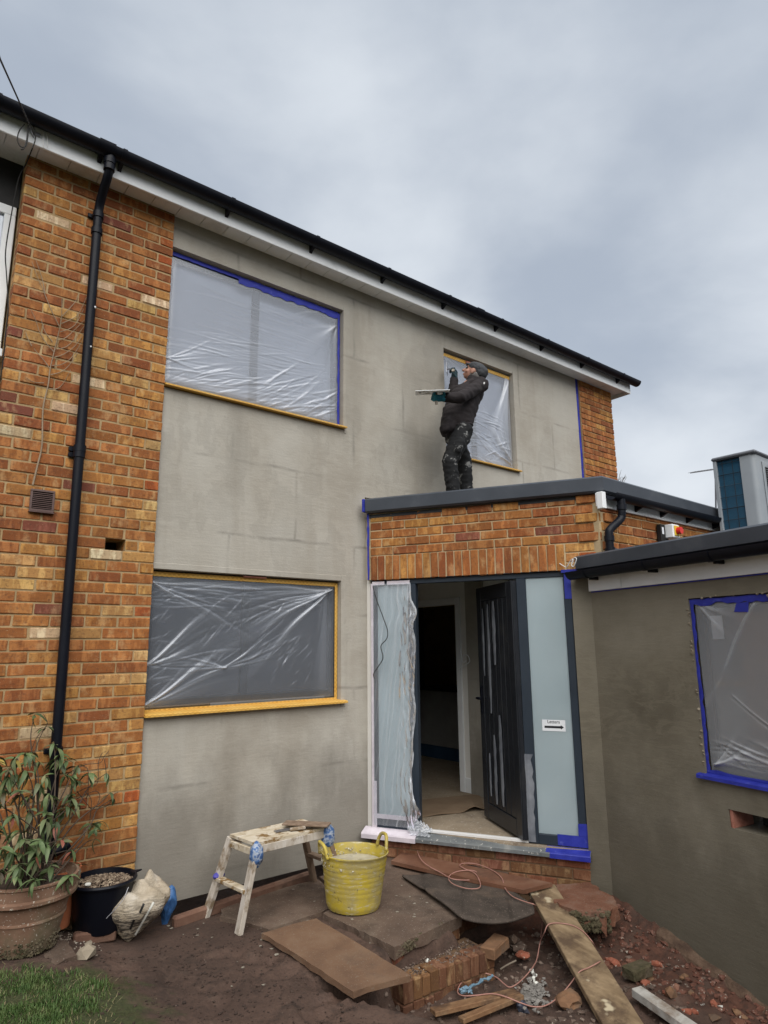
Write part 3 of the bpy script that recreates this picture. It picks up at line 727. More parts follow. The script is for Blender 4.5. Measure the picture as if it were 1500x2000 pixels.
# fascia, gutter and downpipe of the side
sf = MB().box(SID, (-.07, 4.3), (.004, .022), (2.555, 2.66), .002).box(SID, (-.085, -.035), (.023, .075), (2.53, 2.66), .003); sf.build('fascia', 'white', porch)
g = MB(); half_gutter(g, SID, .02, 4.25, .085, 2.655, .052); g = g.build('gutter', 'black', porch, smooth=True)
for x in (.45, .85, 1.3, 1.8): MB().prism([SID(x, .024, 2.57), SID(x, .024, 2.64), SID(x, .12, 2.64), SID(x, .11, 2.61)], (.02, 0, 0)).build('gutter_bracket', 'black', g)
d = MB().tube(smooth_path([SID(.13, .10, 2.62), SID(.13, .10, 2.52), SID(.115, .09, 2.46), SID(-.0, .07, 2.375), SID(-.02, .066, 2.33), SID(-.02, .066, 2.17)], 5), .031, 14)
dd = d.build('downpipe', 'black', porch, smooth=True)
for z, x, o in ((2.555, .13, .10), (2.30, -.02, .066), (2.21, -.02, .066)): MB().tube([SID(x, o, z-.02), SID(x, o, z+.02)], .038, 14).build('pipe_collar', 'black', dd, smooth=True)
# blue tape edges on the porch
bt = MB()
P_ = [[POR(a+random.uniform(-.003, .003), o, 2.083+i*.05) for a, o in ((.038, -.004), (.039, .006), (.058, .006))] for i in range(13)]
bt.grid(P_).build('masking_tape', 'tape_blue', porch); bt = MB()
bt.box(POR, (.018, .042), (.0, .072), (2.685, 2.80), .002, .001).build('masking_tape', 'tape_blue', porch); bt = MB()
bt.box(POR, (1.715, 1.768), (-.021, -.018), (1.86, 2.08), 0, .001).build('masking_tape', 'tape_blue', porch); bt = MB().box(POR, (1.70, 1.90), (.002, .0045), (2.062, 2.085), 0, .001).build('masking_tape', 'tape_blue', porch); bt = MB()
bt.box(POR, (1.55, 1.768), (-.0235, -.0205), (.070, .145), 0, .002).build('masking_tape', 'tape_blue', porch); bt = MB().box(POR, (1.703, 1.768), (-.0215, -.0185), (.146, .23), 0, .002).build('masking_tape', 'tape_blue', porch); bt = MB().prism([POR(1.50, .0575, .0365), POR(1.50, .064, .03), POR(1.50, .064, .0), POR(1.50, .061, .0)], POR.a*.285).build('masking_tape', 'tape_blue', porch); bt = MB()
bt.prism([POR(1.47, -.018, .062), POR(1.47, .0, .0565), POR(1.47, .056, .0375), POR(1.47, .056, .036)], POR.a*.312)
bt.build('masking_tape', 'tape_blue', porch)
for (a, b, c, d, e) in ((.062, .084, .05, 2.05, -.016), (.084, .104, .05, .42, -.0185), (.10, .44, .136, .168, -.0175), (.075, .19, 2.035, 2.066, -.0155), (.215, .425, 2.035, 2.066, -.0155)):
    MB().box(POR, (a, b), (-.0215, e), (c, d), 0, .0012).build('pale_tape', 'tape_pink', porch)
pt = MB()
pt.prism([POR(.0, -.03, .066), POR(.0, .0, .0575), POR(.0, .058, .0385), POR(.0, .066, .028), POR(.0, .066, -.004), POR(.0, .063, -.004)], POR.a*.465)
pt.build('pale_tape', 'tape_pink', porch)

# ------------------------------------------------------------------ the low extension
ext = thing('extension', 'low single-storey extension in fresh brown render with blue-taped window', 'extension', (3.2, -3.0, -.5))
wg = MB()
ws = onplane(1348, 1173, WNG.n, WNG.o); s0 = (ws-WNG.o).dot(WNG.a)
WWIN = (.855, 2.15, .70, 1.795); SLOT = (.985, 1.62, .442, .545)
wall_holes(wg, WNG, (.0, 6.0), (-1.2, 2.02), (0, -.28), [WWIN, SLOT])
clean(wg.build('rendered_wall', 'render_wet', ext))
MB().box(WNG, (SLOT[0]+.06, SLOT[1]+.1), (-.25, -.22), (SLOT[2]-.03, SLOT[3]+.03)).build('slot_back', 'blackm', ext)
sb = MB().box(WNG, (SLOT[0]-.01, SLOT[0]-.002), (-.2, -.012), (SLOT[2], SLOT[3]))
M['redblock'] = nm('broken_red_block', [(.3, (.28, .11, .075)), (.7, (.42, .19, .14))], scale=20, rough=.9, bump=.6)
sbb = MB().box(WNG, (SLOT[0]+.001, SLOT[0]+.02), (-.19, -.006), (SLOT[2]+.002, SLOT[3]-.002), .003, .004).build('slot_reveal', 'redblock', ext)
MB().box(POR, (1.768, 1.925), (-.10, -.004), (-.4, 2.066)).build('render_return', 'render_wet', ext)
window(ext, WNG, WWIN[0]+.005, WWIN[1]-.005, WWIN[2]+.03, WWIN[3]-.004, -.05, .06, [1.50], 'glass_mid', 'anth')
sill(ext, WNG, WWIN[0]-.045, WWIN[1]+.05, -.07, .032, WWIN[2]+.022, .026, 'tape_blue')
# roof slab, trim, gutter, fascia
e0, e1 = WNG(.0, .13, 0), WNG(6, .13, 0)
MB().prism([WNG(-.02, .10, 2.10), WNG(6.0, .10, 2.10), WNG(6.0, -5.5, 2.13), Vector((8.5, -1.81, 2.13)), Vector((2.86, -1.81, 2.12))], (0, 0, .035)).build('extension_roof', 'felt', ext)
tm = MB()
trim(tm, [WNG(6, .075, 2.085), WNG(-.005, .075, 2.085)][::-1], [(-.12, -.02), (.045, -.02), (.06, -.01), (.066, .075), (.05, .088), (.0, .092), (-.12, .06)])
tm.build('roof_trim', 'roofgrey', ext, smooth=True)
MB().box(WORLD, (2.83, 3.75), (-1.842, -1.808), (2.13, 2.235), .004).build('upstand_flashing', 'roofgrey', ext)
g = MB(); half_gutter(g, WNG, -.075, 6, .125, 2.055, .058); g = g.build('gutter', 'black', ext, smooth=True)
for x in (.10, .65, 1.15, 1.7): 
    b = MB(); half_gutter(b, WNG, x-.02, x+.02, .125, 2.057, .064); b.box(WNG, (x-.012, x+.012), (.02, .1), (1.985, 2.02), .002); b.build('gutter_bracket', 'black', g, smooth=True)
MB().box(WNG, (.0, 6), (.004, .024), (1.907, 2.06), .002).box(WNG, (.25, .33), (.0245, .030), (1.909, 2.03), .002).build('fascia', 'white', ext)
MB().box(WNG, (.01, 6), (.0005, .010), (1.899, 1.906), 0).build('masking_tape', 'tape_blue', ext)
lw = thing('loose_wire', 'short grey wire tied in a loop at the end of the black extension gutter', 'wire', WNG(-.03, .13, 2.1))
MB().tube(smooth_path([WNG(-.16, .15, 2.135), WNG(-.10, .16, 2.105), WNG(-.04, .19, 2.09), WNG(.0, .19, 2.13), WNG(.03, .192, 2.145), WNG(.02, .195, 2.10), WNG(.045, .195, 2.09), WNG(.075, .195, 2.14), WNG(.05, .195, 2.15), WNG(.03, .194, 2.11)], 6), .0035, 6).build('wire', 'soffit', lw)

# ------------------------------------------------------------------ the neighbour's front, far left
nb_ = thing('neighbouring_house', 'neighbouring house front with white window set back behind the brick pier', 'house', (-3, .1, -.15))
MB().box(FAC, (-5, -1.05), (-.40, -.158), (-.2, 2.95)).build('wall', 'mortar', nb_)
rest = MB()
for k in range(-3, 39):
    x = -1.052-(.106 if k % 2 else 0)
    while x > -4.9:
        join_brick(rest, FAC, x-PITCH+.005, x-.005, .075*k+.0045, .075*k+.07, pick(PAL), -.15+random.uniform(-.003, .003)); x -= PITCH
rest.build('brick', 'brick_joined', nb_, kind='stuff')
MB().box(FAC, (-5, -1.05), (-.40, -.15), (4.55, 4.90)).build('lintel', 'blackm', nb_)
MB().box(FAC, (-5, -1.05), (-.45, -.40), (2.95, 4.55)).build('back', 'blackm', nb_)
wf = window(nb_, FAC, -3.0, -1.06, 3.46, 4.54, -.14, .07, [-1.75], 'glass_sky', 'white')
MB().box(FAC, (-3.05, -1.055), (-.13, -.07), (3.40, 3.455), .004).build('window_sill', 'white', nb_)

# ------------------------------------------------------------------ polythene sheets over the windows
def ridges(n, m, w, h, R_):
    """height field of tension wrinkles: (x, z, angle, length, width, amplitude, one_sided)"""
    X, Z = np.meshgrid(np.linspace(0, w, m), np.linspace(0, h, n)); H = np.zeros_like(X)
    for (x, z, a, L, wd, amp, one) in R_:
        ca, sa = math.cos(a), math.sin(a); al = (X-x)*ca+(Z-z)*sa; pe = -(X-x)*sa+(Z-z)*ca
        pe = pe + .010*np.sin(al*9+x*31)
        if one: e = np.where(al > -.01, np.exp(-(al/L)**2), 0); wl = wd*(.6+1.2*np.clip(al/L, 0, 1.5))
        else: e = np.exp(-(al/L)**2); wl = wd
        H += amp*e*np.exp(-(pe/wl)**2)
    return H
def fan(x, z, a0, a1, n, L, wd, amp):
    return [(x, z, R(random.uniform(a0, a1)), L*random.uniform(.45, 1.1), wd*random.uniform(.6, 1.3), amp*random.uniform(.4, 1.1)*random.choice((1, 1, -.6)), True) for _ in range(n)]
def streaks(x0, x1, z0, z1, a0, a1, n, L, wd, amp):
    return [(random.uniform(x0, x1), random.uniform(z0, z1), R(random.uniform(a0, a1)), L*random.uniform(.4, 1.2), wd*random.uniform(.6, 1.3), amp*random.uniform(.4, 1.1)*random.choice((1, 1, -.7)), False) for _ in range(n)]
def sheet(root, fr, x0, x1, z0, z1, off, R_, mat, res=.0055, bulge=.012, low=.009):
    w, h = x1-x0, z1-z0; m, n = int(w/res)+2, int(h/res)+2
    H = ridges(n, m, w, h, R_)
    X, Z = np.meshgrid(np.linspace(0, w, m), np.linspace(0, h, n))
    edge = np.minimum(np.minimum(X, w-X)/.05, np.minimum(Z, h-Z)/.05).clip(0, 1)
    sd = random.uniform(0, 50)
    lo = np.array([[mnoise.noise((x*1.6/1+sd, z*2.2, sd)) for x in X[0][::4]] for z in Z[:, 0][::4]])
    lo = np.repeat(np.repeat(lo, 4, 0), 4, 1)[:n, :m]
    for _ in range(3):
        lo = (np.roll(lo, 2, 0)+np.roll(lo, -2, 0)+np.roll(lo, 2, 1)+np.roll(lo, -2, 1)+lo)/5
    Y = off+edge*(bulge*.5+low*lo+H)
    pts = [fr(x0+x, y, z0+z) for x, y, z in zip(X.ravel(), Y.ravel(), Z.ravel())]
    fs = [(i*m+j, i*m+j+1, (i+1)*m+j+1, (i+1)*m+j) for i in range(n-1) for j in range(m-1)]
    me = bpy.data.meshes.new('sheet'); o0 = BASE[root]; me.from_pydata([tuple(p-o0) for p in pts], [], fs)
    at = me.attributes.new('ridge', 'FLOAT', 'POINT')
    gz, gx = np.gradient(H, res); sl = np.hypot(gx, gz)
    rv = np.clip(np.clip(H, 0, None)/.008*.5+sl*.55, 0, 1)
    at.data.foreach_set('value', rv.ravel().astype(np.float32))
    me.polygons.foreach_set('use_smooth', [True]*len(fs)); me.materials.append(M[mat])
    o = bpy.data.objects.new('sheet', me); COL.objects.link(o); o.parent = root; BASE[o] = o0; return o

r = thing('plastic_sheet', 'milky polythene sheet edged in blue tape over the large upper left window', 'plastic sheet', FAC(.8, FY-.05, UW[2]+.04))
Rr = streaks(.55, 1.25, .35, .95, -4, 6, 60, .30, .004, .0016)+fan(.02, .22, -8, 48, 22, .35, .006, .0028)+streaks(.3, 1.5, .35, .55, 3, 14, 26, .32, .006, .0026)
Rr += streaks(.05, 1.55, .02, .24, 5, 34, 80, .22, .008, .0042)+streaks(.9, 1.6, .05, .35, 18, 48, 34, .24, .010, .0055)+fan(1.58, .98, 200, 268, 6, .5, .02, .007)+fan(1.4, 1.08, 185, 230, 10, .3, .006, .002)
sheet(r, FAC, .012, UW[1]-.012, UW[2]+.045, UW[3]-.055, FY-.055, Rr, 'film_bright')
def tape(root, fr, a, b, w0, w1, off, vert=False, jag=.004, mat='tape_blue', name='blue_tape', n=16):
    P = []
    for i in range(n+1):
        t = a+(b-a)*i/n; j0, j1 = random.uniform(-jag, jag), random.uniform(-jag*.3, jag*.3)
        row = [fr(w0+j0, off, t), fr((w0+w1)/2, off+random.uniform(0, .002), t), fr(w1+j1, off, t)] if vert else [fr(t, off, w0+j0), fr(t, off+random.uniform(0, .002), (w0+w1)/2), fr(t, off, w1+j1)]
        P.append(row)
    return MB().grid(P).build(name, mat, root)
tape(r, FAC, .005, .62, UW[3]-.046, UW[3]-.012, FY-.047); tape(r, FAC, .60, 1.62, UW[3]-.078, UW[3]-.014, FY-.0455, jag=.012, n=30)
tape(r, FAC, UW[2]+.03, UW[3]-.02, UW[1]-.034, UW[1]-.010, FY-.044, True, .004, n=30); tape(r, FAC, UW[2]+.03, UW[3]-.02, .003, .013, FY-.046, True, .001)
for a, b, w in ((.01, .5, .016), (.86, 1.05, .022), (1.3, 1.6, .014)): tape(r, FAC, a, b, UW[2]+.03+w, UW[2]+.028, FY-.045, jag=.003)

r = thing('plastic_sheet', 'wrinkled clear polythene edged in orange tape over the lower ground-floor window', 'plastic sheet', FAC(.8, FY-.05, LW[2]+.05))
lh = LW[3]-LW[2]-.10
Rr = fan(.02, lh-.04, -35, 2, 34, .7, .006, .0042)+fan(1.54, lh-.03, 180, 226, 44, .85, .0075, .0062)+fan(.02, .30, -12, 48, 24, .5, .007, .0055)+fan(.60, .26, 150, 215, 12, .4, .006, .004)+fan(.60, .26, 5, 40, 14, .5, .0065, .0048)
Rr += streaks(.1, 1.4, lh-.22, lh-.05, -9, 9, 46, .22, .006, .0036)+streaks(.4, 1.2, .3, .75, 28, 56, 40, .10, .0055, .0036)+streaks(.05, .18, .05, lh, -10, 60, 30, .07, .006, .003)+fan(.01, .02, 8, 42, 12, .6, .008, .005)+streaks(.9, 1.4, .1, .5, 35, 60, 26, .06, .005, .0028)+fan(1.5, lh-.05, 258, 272, 3, .8, .03, .011)
sheet(r, FAC, .008, LW[1]-.035, LW[2]+.055, LW[3]-.045, FY-.055, Rr, 'film_dark')
for (a, b, c, d, e, f) in ((.002, LW[1]-.004, FY-.056, FY-.049, LW[3]-.046, LW[3]-.012), (LW[1]-.032, LW[1]-.006, FY-.048, FY-.044, LW[2]+.03, LW[3]-.03), (.002, LW[1]-.02, FY-.05, FY-.044, LW[2]+.022, LW[2]+.044)):
    MB().box(FAC, (a, b), (c, d), (e, f), 0, .0012).build('orange_tape', 'scrim', r)
MB().box(FAC, (.73, .93), (FY-.045, FY-.02), (LW[3]-.018, LW[3]-.003), .003, .002).build('red_packer', 'redblock', r)

r = thing('plastic_sheet', 'crumpled milky polythene over the small upper window behind the plasterer', 'plastic sheet', FAC(3.5, FY-.05, W2[2]+.03))
ww, hh = W2[1]-W2[0], W2[3]-W2[2]
Rr = fan(ww-.05, hh-.08, 232, 268, 8, 1.0, .03, .013)+fan(ww-.03, .05, 95, 165, 22, .5, .014, .010)+streaks(.2, ww-.1, .02, .35, -40, 30, 50, .14, .009, .006)+streaks(.3, .8, .4, .6, -14, 2, 18, .2, .007, .005)+fan(.03, hh-.05, -70, -8, 14, .5, .008, .004)
sheet(r, FAC, W2[0]+.012, W2[1]-.018, W2[2]+.032, W2[3]-.05, FY-.055, Rr, 'film_bright')
MB().box(FAC, (W2[0]+.005, W2[1]-.005), (FY-.056, FY-.048), (W2[3]-.062, W2[3]-.022), 0, .002).build('orange_tape', 'scrim', r)
MB().box(FAC, (W2[0]+.38, W2[0]+.58), (FY-.047, FY-.03), (W2[3]-.055, W2[3]-.03), .003, .002).build('red_packer', 'redblock', r)

r = thing('plastic_sheet', 'clear polythene with diagonal folds and ragged blue tape on the extension window', 'plastic sheet', WNG(1.4, -.02, WWIN[2]))
hh = WWIN[3]-WWIN[2]
Rr = [(.40, hh-.10, R(237), .62, .004, .0055, True), (.42, hh-.10, R(235), .62, .0035, -.005, True), (.20, .46, R(-34), .9, .004, .005, True), (.19, .44, R(-33), .9, .0035, -.004, True)]
Rr += fan(.03, .05, 5, 70, 16, .18, .008, .009)+fan(.03, hh-.06, -75, -20, 10, .25, .008, .006)+streaks(.1, .9, .05, .18, -30, 10, 30, .15, .008, .007)+streaks(.5, 1.2, .3, .7, -5, 40, 14, .12, .008, .004)+fan(.58, hh-.08, 255, 275, 6, .3, .02, .012)
sheet(r, WNG, WWIN[0]+.03, WWIN[1]-.02, WWIN[2]+.04, WWIN[3]-.035, -.022, Rr, 'film_wing')
tape(r, WNG, WWIN[2]+.025, WWIN[3]-.01, WWIN[0]+.026, WWIN[0]+.002, -.013, True, .008, n=30); tape(r, WNG, WWIN[0]+.002, WWIN[1], WWIN[3]-.044, WWIN[3]-.006, -.012, jag=.014, n=34); tape(r, WNG, WWIN[0]+.002, WWIN[1], WWIN[2]+.048, WWIN[2]+.024, -.0115, jag=.010)
tp = MB()
tp.prism([WNG(WWIN[0]+.31, -.010, WWIN[3]-.10), WNG(WWIN[0]+.40, -.010, WWIN[3]-.105), WNG(WWIN[0]+.41, -.010, WWIN[3]-.045), WNG(WWIN[0]+.33, -.010, WWIN[3]-.05)], WNG.n*.003)
tp.build('blue_tape', 'tape_blue', r)
pz = MB().box(WNG, (WWIN[0]+.115, WWIN[0]+.195), (-.050, -.047), (WWIN[3]-.26, WWIN[3]-.115))
M['paper'] = nm('white_paper', [(.3, (.68, .70, .74)), (.7, (.76, .78, .80))], scale=3, rough=.7, bump=.03)
pz.solo('window_label', 'paper', 'small white paper label stuck inside the extension window', 'label')
# ragged render crust left round the extension window tape
cr_ = MB()
for i in range(60):
    if i < 38: p = WNG(WWIN[0]-.004+random.uniform(-.006, .006), .002, WWIN[2]+.06+random.random()*1.0)
    else: p = WNG(WWIN[0]+random.random()*1.2, .002, WWIN[3]+random.uniform(-.004, .008))
    cr_.rock(p, random.uniform(.004, .011), .8)
M['crust'] = nm('pale_render_crust', [(.3, (.20, .165, .12)), (.7, (.34, .29, .22))], rough=.95, bump=.5)
cr_.rock(WNG(WWIN[0]+.56, .0, WWIN[3]-.02), .035, .5)
cr_.build('render_crust', 'crust', ext, kind='stuff')

# draped, wind-blown sheet on the left side of the entrance
r = thing('plastic_sheet', 'loose polythene drape hanging torn at the left side of the porch entrance', 'plastic sheet', POR(.27, .0, .06))
nz, ns = 150, 80; P = []; RV = []
for i in range(nz):
    t = i/(nz-1); z = 2.045-(2.045-.085)*t
    # right edge: bulges out near the top, pulled in half-way, flares at the foot
    re = .435+.075*math.exp(-((t-.13)/.045)**2)+.062*math.exp(-((t-.27)/.09)**2)+.034*math.exp(-((t-.5)/.16)**2)+.085*math.exp(-((t-.93)/.035)**2)+.006*math.sin(t*37)
    for j in range(ns):
        s_ = j/(ns-1); x = .082+(re-.082)*s_
        fold = .0022*math.sin(34*(s_*(.9-.45*t)+.55*t)+2*math.sin(5*t))*min(1, 4*(1-s_)+.3)
        fold += .0022*math.sin(61*(s_*.6+.8*t))*s_ + .0010*math.sin(120*(s_*.5+.5*t)+3*math.sin(9*t))
        out = (s_**3)*(.05*math.exp(-((t-.22)/.14)**2)+.07*math.exp(-((t-.93)/.05)**2)+.015)+.006*mnoise.noise((x*9, z*3, 3))*min(1, 6*t)+max(0, s_-.55)*(.075*abs(mnoise.noise((x*22, z*6, 7)))+.035*abs(mnoise.noise((x*40, z*15, 2))))
        P.append(POR(x, -.010+min(1, 8*t, 10*(1-t)+.2)*(fold*.55+out), z))
        RV.append(min(1, max(0, .15*s_**2+(.55*max(0, math.cos(52*(s_*(.9-.45*t)+.75*t)+2*math.sin(5*t)))**14+.45*max(0, math.cos(23*(s_*.8+.35*t)+1.5*math.sin(3*t)))**20)*(.35+.65*s_)+.35*max(0, math.cos(120*(s_*.5+.5*t)+3*math.sin(9*t)))**10*s_+(.45 if s_ > .955 else 0)+max(0, s_-.55)*.9*max(0, mnoise.noise((x*30, z*9, 5))))))
me = bpy.data.meshes.new('sheet'); me.from_pydata([tuple(p-BASE[r]) for p in P], [], [(i*ns+j, i*ns+j+1, (i+1)*ns+j+1, (i+1)*ns+j) for i in range(nz-1) for j in range(ns-1)])
me.attributes.new('ridge', 'FLOAT', 'POINT').data.foreach_set('value', np.array(RV, dtype=np.float32)); me.polygons.foreach_set('use_smooth', [True]*len(me.polygons)); me.materials.append(M['film_porch'])
o = bpy.data.objects.new('sheet', me); COL.objects.link(o); o.parent = r; BASE[o] = BASE[r]
# crumpled tail lying on the threshold
P = []; RV = []
for i in range(26):
    for j in range(34):
        s_, t = i/25, j/33
        h = .020*abs(math.sin(s_*17+t*5))+.02*abs(math.sin(t*23+s_*6))*(1-t)
        P.append(POR(.40+.16*s_+.02*math.sin(t*9), -.03+.075*t, .066+(.10*(1-t)**2)*(1-s_)+h*(1-.6*t)-.02*t)); RV.append(min(1, h*18))
me = bpy.data.meshes.new('tail'); me.from_pydata([tuple(p-BASE[r]) for p in P], [], [(i*34+j, i*34+j+1, (i+1)*34+j+1, (i+1)*34+j) for i in range(25) for j in range(33)])
me.attributes.new('ridge', 'FLOAT', 'POINT').data.foreach_set('value', np.array(RV, dtype=np.float32)); me.polygons.foreach_set('use_smooth', [True]*len(me.polygons)); me.materials.append(M['film_porch'])
o = bpy.data.objects.new('sheet_tail', me); COL.objects.link(o); o.parent = r; BASE[o] = BASE[r]
# post film strip on right frame post
mb = MB(); P = []
for i in range(16):
    t = i/15; z = .075+.62*t; P.append([POR(1.338+random.uniform(-.002, .002), -.018, z), POR(1.36, -.015+random.uniform(0, .004), z), POR(1.392+random.uniform(-.006, .006)*(1+t), -.018, z)])
mb.grid(P).build('film_strip', 'filmstrip', frame)

# "Letters" paper sign on the right-hand frosted pane
sg = thing('paper_sign', 'white paper notice reading Letters with a black right arrow on frosted pane', 'sign', POR(1.5, -.04, .93))
a, b, c, d = 0, 0, 0, 0
def pane_pt(u, v): return onplane(u, v, POR.n, POR(0, -.041, 0))
def sz(p): return ((p-POR.o).dot(POR.a), p.z)
q = [sz(pane_pt(*x)) for x in ((1058, 1405), (1104, 1407), (1105, 1428), (1060, 1428))]
x0, x1 = (q[0][0]+q[3][0])/2, (q[1][0]+q[2][0])/2; zz0, zz1 = (q[2][1]+q[3][1])/2, (q[0][1]+q[1][1])/2
MB().box(POR, (x0, x1), (-.0405, -.0395), (zz0, zz1)).build('paper', 'paper', sg)
M['ink'] = nm('black_ink', [(.3, (.012, .012, .016)), (.7, (.016, .016, .02))], rough=.6, bump=0)
W, H = x1-x0, zz1-zz0
zc = zz0+H*.36
ar = MB().prism([POR(x0+W*f, -.0392, zc+H*g_) for f, g_ in ((.10, -.10), (.80, -.10), (.80, -.19), (.93, 0), (.80, .19), (.80, .10), (.10, .10))], POR.n*.0003); ar.build('arrow', 'ink', sg)
tx = bpy.data.curves.new('lettering', 'FONT'); tx.body = 'Letters'; tx.size = H*.40; tx.align_x = 'CENTER'; tx.extrude = .0002; tx.offset = .0003
to = bpy.data.objects.new('lettering', tx); COL.objects.link(to); to.parent = sg
p = POR(x0+W*.5, -.0391, zz0+H*.70)-BASE[sg]; a_ = POR.a; n_ = POR.n
to.matrix_local = Matrix(((a_.x, 0, n_.x, p.x), (a_.y, 0, n_.y, p.y), (0, 1, 0, p.z), (0, 0, 0, 1)))
bpy.context.view_layer.update()
dg = bpy.context.evaluated_depsgraph_get(); me = bpy.data.meshes.new_from_object(to.evaluated_get(dg)); mw = to.matrix_local.copy()
bpy.data.objects.remove(to); to = bpy.data.objects.new('lettering', me); COL.objects.link(to); to.parent = sg; to.matrix_local = mw; me.materials.clear(); me.materials.append(M['ink'])

# dangling black wire over the drape
lw = thing('loose_cable', 'thin dark cable dangling in a bend in front of the porch drape', 'cable', POR(.15, .03, 1.3))
pts = [(728, 1145), (735, 1170), (748, 1205), (757, 1232), (755, 1248), (744, 1262), (748, 1285), (738, 1303), (730, 1316), (731, 1326)]
MB().tube(smooth_path([onplane(u, v, POR.n, POR(0, .025, 0)) for u, v in pts], 5), .0042, 6).build('wire', 'blackm', lw)

# ------------------------------------------------------------------ ground
FOOT = [(random.uniform(-.35, .55), random.uniform(-1.9, -.75), random.uniform(0, 3.14)) for _ in range(22)]
def sstep(a, b, x):
    t = min(1, max(0, (x-a)/(b-a))); return t*t*(3-2*t)
def ground_z(x, y):
    z = -.185+.125*sstep(.05, -.75, x)*sstep(.2, -.2, y)
    xw = 2.775+.2126*(y+1.68); hw = -.20-.25*max(0, min(2.2, -1.68-y))
    # pit in front of the broken terrace
    side = (x-.56)*.92+(y+1.70)*.39
    pit = sstep(-.03, .13, side)*sstep(-1.38, -1.50, y)
    floor = -.425+.10*sstep(-1.98, -2.28, y)*sstep(1.9, 1.2, x)-.05*sstep(-2.2, -3.2, y)*sstep(1.3, 2.2, x)
    z = z*(1-pit)+floor*pit
    if y < -1.0 and x > 1.2:
        k = math.exp(-max(0, xw-x)/.24)*sstep(-1.0, -1.5, y); z = z*(1-k)+hw*k
    void = sstep(1.45, 1.65, x)*sstep(-.98, -1.15, y)*sstep(-1.75, -1.5, y)*sstep(2.6, 2.4, x)
    z = z*(1-void)+(-.44)*void
    tr = sstep(-.17, -.12, y)*sstep(-.05, .03, x)
    z = z*(1-tr)+(-.31)*tr
    if y > .05: z = min(z, -.31)
    d = max(0, math.hypot(x-.8, y+1.2)-6); z += .02*d*0
    rg = sstep(1.7, 2.1, x)*sstep(-1.5, -1.8, y)
    n = mnoise.noise((x*2.1, y*2.1, 1))*.012+rg*(abs(mnoise.noise((x*8, y*8, 33)))*.045+abs(mnoise.noise((x*17, y*17, 3)))*.022-.02)+mnoise.noise((x*7, y*7, 5))*.007+mnoise.noise((x*19, y*19, 9))*.004*(1+1.5*pit)
    if pit > .3: n += abs(mnoise.noise((x*9, y*9, 3)))*.03
    if -.6 < x < .8 and -2.1 < y < -.55:
        for fx_, fy_, fa in FOOT:          # boot prints in the mud
            dx, dy = x-fx_, y-fy_
            if abs(dx) < .2 and abs(dy) < .2:
                u_, v_ = (dx*math.cos(fa)+dy*math.sin(fa))/.135, (-dx*math.sin(fa)+dy*math.cos(fa))/.050
                q_ = math.hypot(u_, v_); n += -.013*sstep(1.0, .75, q_)+.006*math.exp(-((q_-1.15)/.16)**2)
    return z+n*(0.3 if y > .05 else 1)
def axis(lo, hi, st, far):
    a = list(np.arange(lo, hi+st/2, st)); step = st; p = lo; L = []
    while p > -far: step *= 1.35; p -= step; L.append(p)
    step = st; p = hi; H_ = []
    while p < far: step *= 1.35; p += step; H_.append(p)
    return L[::-1]+a+H_
gx, gy = axis(-1.6, 3.1, .025, 400), axis(-3.6, .1, .025, 400)
mb = MB(); mb.grid([[(x, y, ground_z(x, y)) for x in gx] for y in gy])
def soil():
    t = NT('bare_soil'); p = t.n('ShaderNodeNewGeometry').outputs['Position']
    col = t.ramp(t.noise(p, 2.3, 7, .62), [(.30, (.046, .029, .022)), (.48, (.078, .048, .036)), (.70, (.112, .069, .051))])
    col = t.mix(t.ramp(t.noise(p, 9, 5, .7), [(.5, 0), (.66, .75)]), col, (.034, .023, .018))
    col = t.mix(t.ramp(t.noise(p, 4.3, 6, .7), [(.55, 0), (.72, .6)]), col, (.135, .090, .068))
    col = t.mix(t.ramp(t.noise(p, 60, 4, .7), [(.55, 0), (.70, .75)]), col, (.032, .021, .017))
    col = t.mix(t.ramp(t.noise(p, 130, 2), [(.72, 0), (.78, .6)]), col, (.18, .14, .11))
    sx = t.n('ShaderNodeSeparateXYZ', {0: p})
    # red clay thrown out beside the extension
    rx = t.n('ShaderNodeMapRange', {'Value': sx.outputs['X'], 'From Min': 1.75, 'From Max': 2.35, 'To Min': -.15, 'To Max': .42}).outputs[0]
    f = t.n('ShaderNodeMath', {0: rx, 1: t.noise(p, 5, 5, .6)}, operation='ADD').outputs[0]
    col = t.mix(t.ramp(f, [(.70, 0), (.95, .8)]), col, t.ramp(t.noise(p, 17, 5, .7), [(.35, (.050, .027, .020)), (.6, (.110, .046, .029)), (.75, (.15, .075, .05))]))
    gx_ = t.n('ShaderNodeMapRange', {'Value': sx.outputs['X'], 'From Min': -.10, 'From Max': -.50, 'To Min': -.25, 'To Max': .30}).outputs[0]
    gy_ = t.n('ShaderNodeMapRange', {'Value': sx.outputs['Y'], 'From Min': -.55, 'From Max': -.95, 'To Min': -.30, 'To Max': .10}).outputs[0]
    gf = t.n('ShaderNodeMath', {0: t.n('ShaderNodeMath', {0: gx_, 1: gy_}, operation='ADD').outputs[0], 1: t.noise(p, 8, 5, .65)}, operation='ADD').outputs[0]
    col = t.mix(t.ramp(gf, [(.55, 0), (.80, .85)]), col, t.ramp(t.noise(p, 70, 4, .7), [(.35, (.022, .032, .010)), (.6, (.05, .065, .022)), (.72, (.11, .10, .045))]))
    wetf = t.ramp(t.noise(p, 2.7, 5, .6), [(.52, (.95)), (.66, (.42))])
    t.set(Base_Color=col, Roughness=wetf); t.b.inputs['Specular IOR Level'].default_value = .3
    h = t.mix(.5, t.noise(p, 45, 6, .75), t.noise(p, 13, 4, .6))
    t.set(Normal=t.bump(h, .8, .02)); return t.m
M['soil'] = soil()
o = mb.build('ground', 'soil', None, smooth='all', kind='structure')

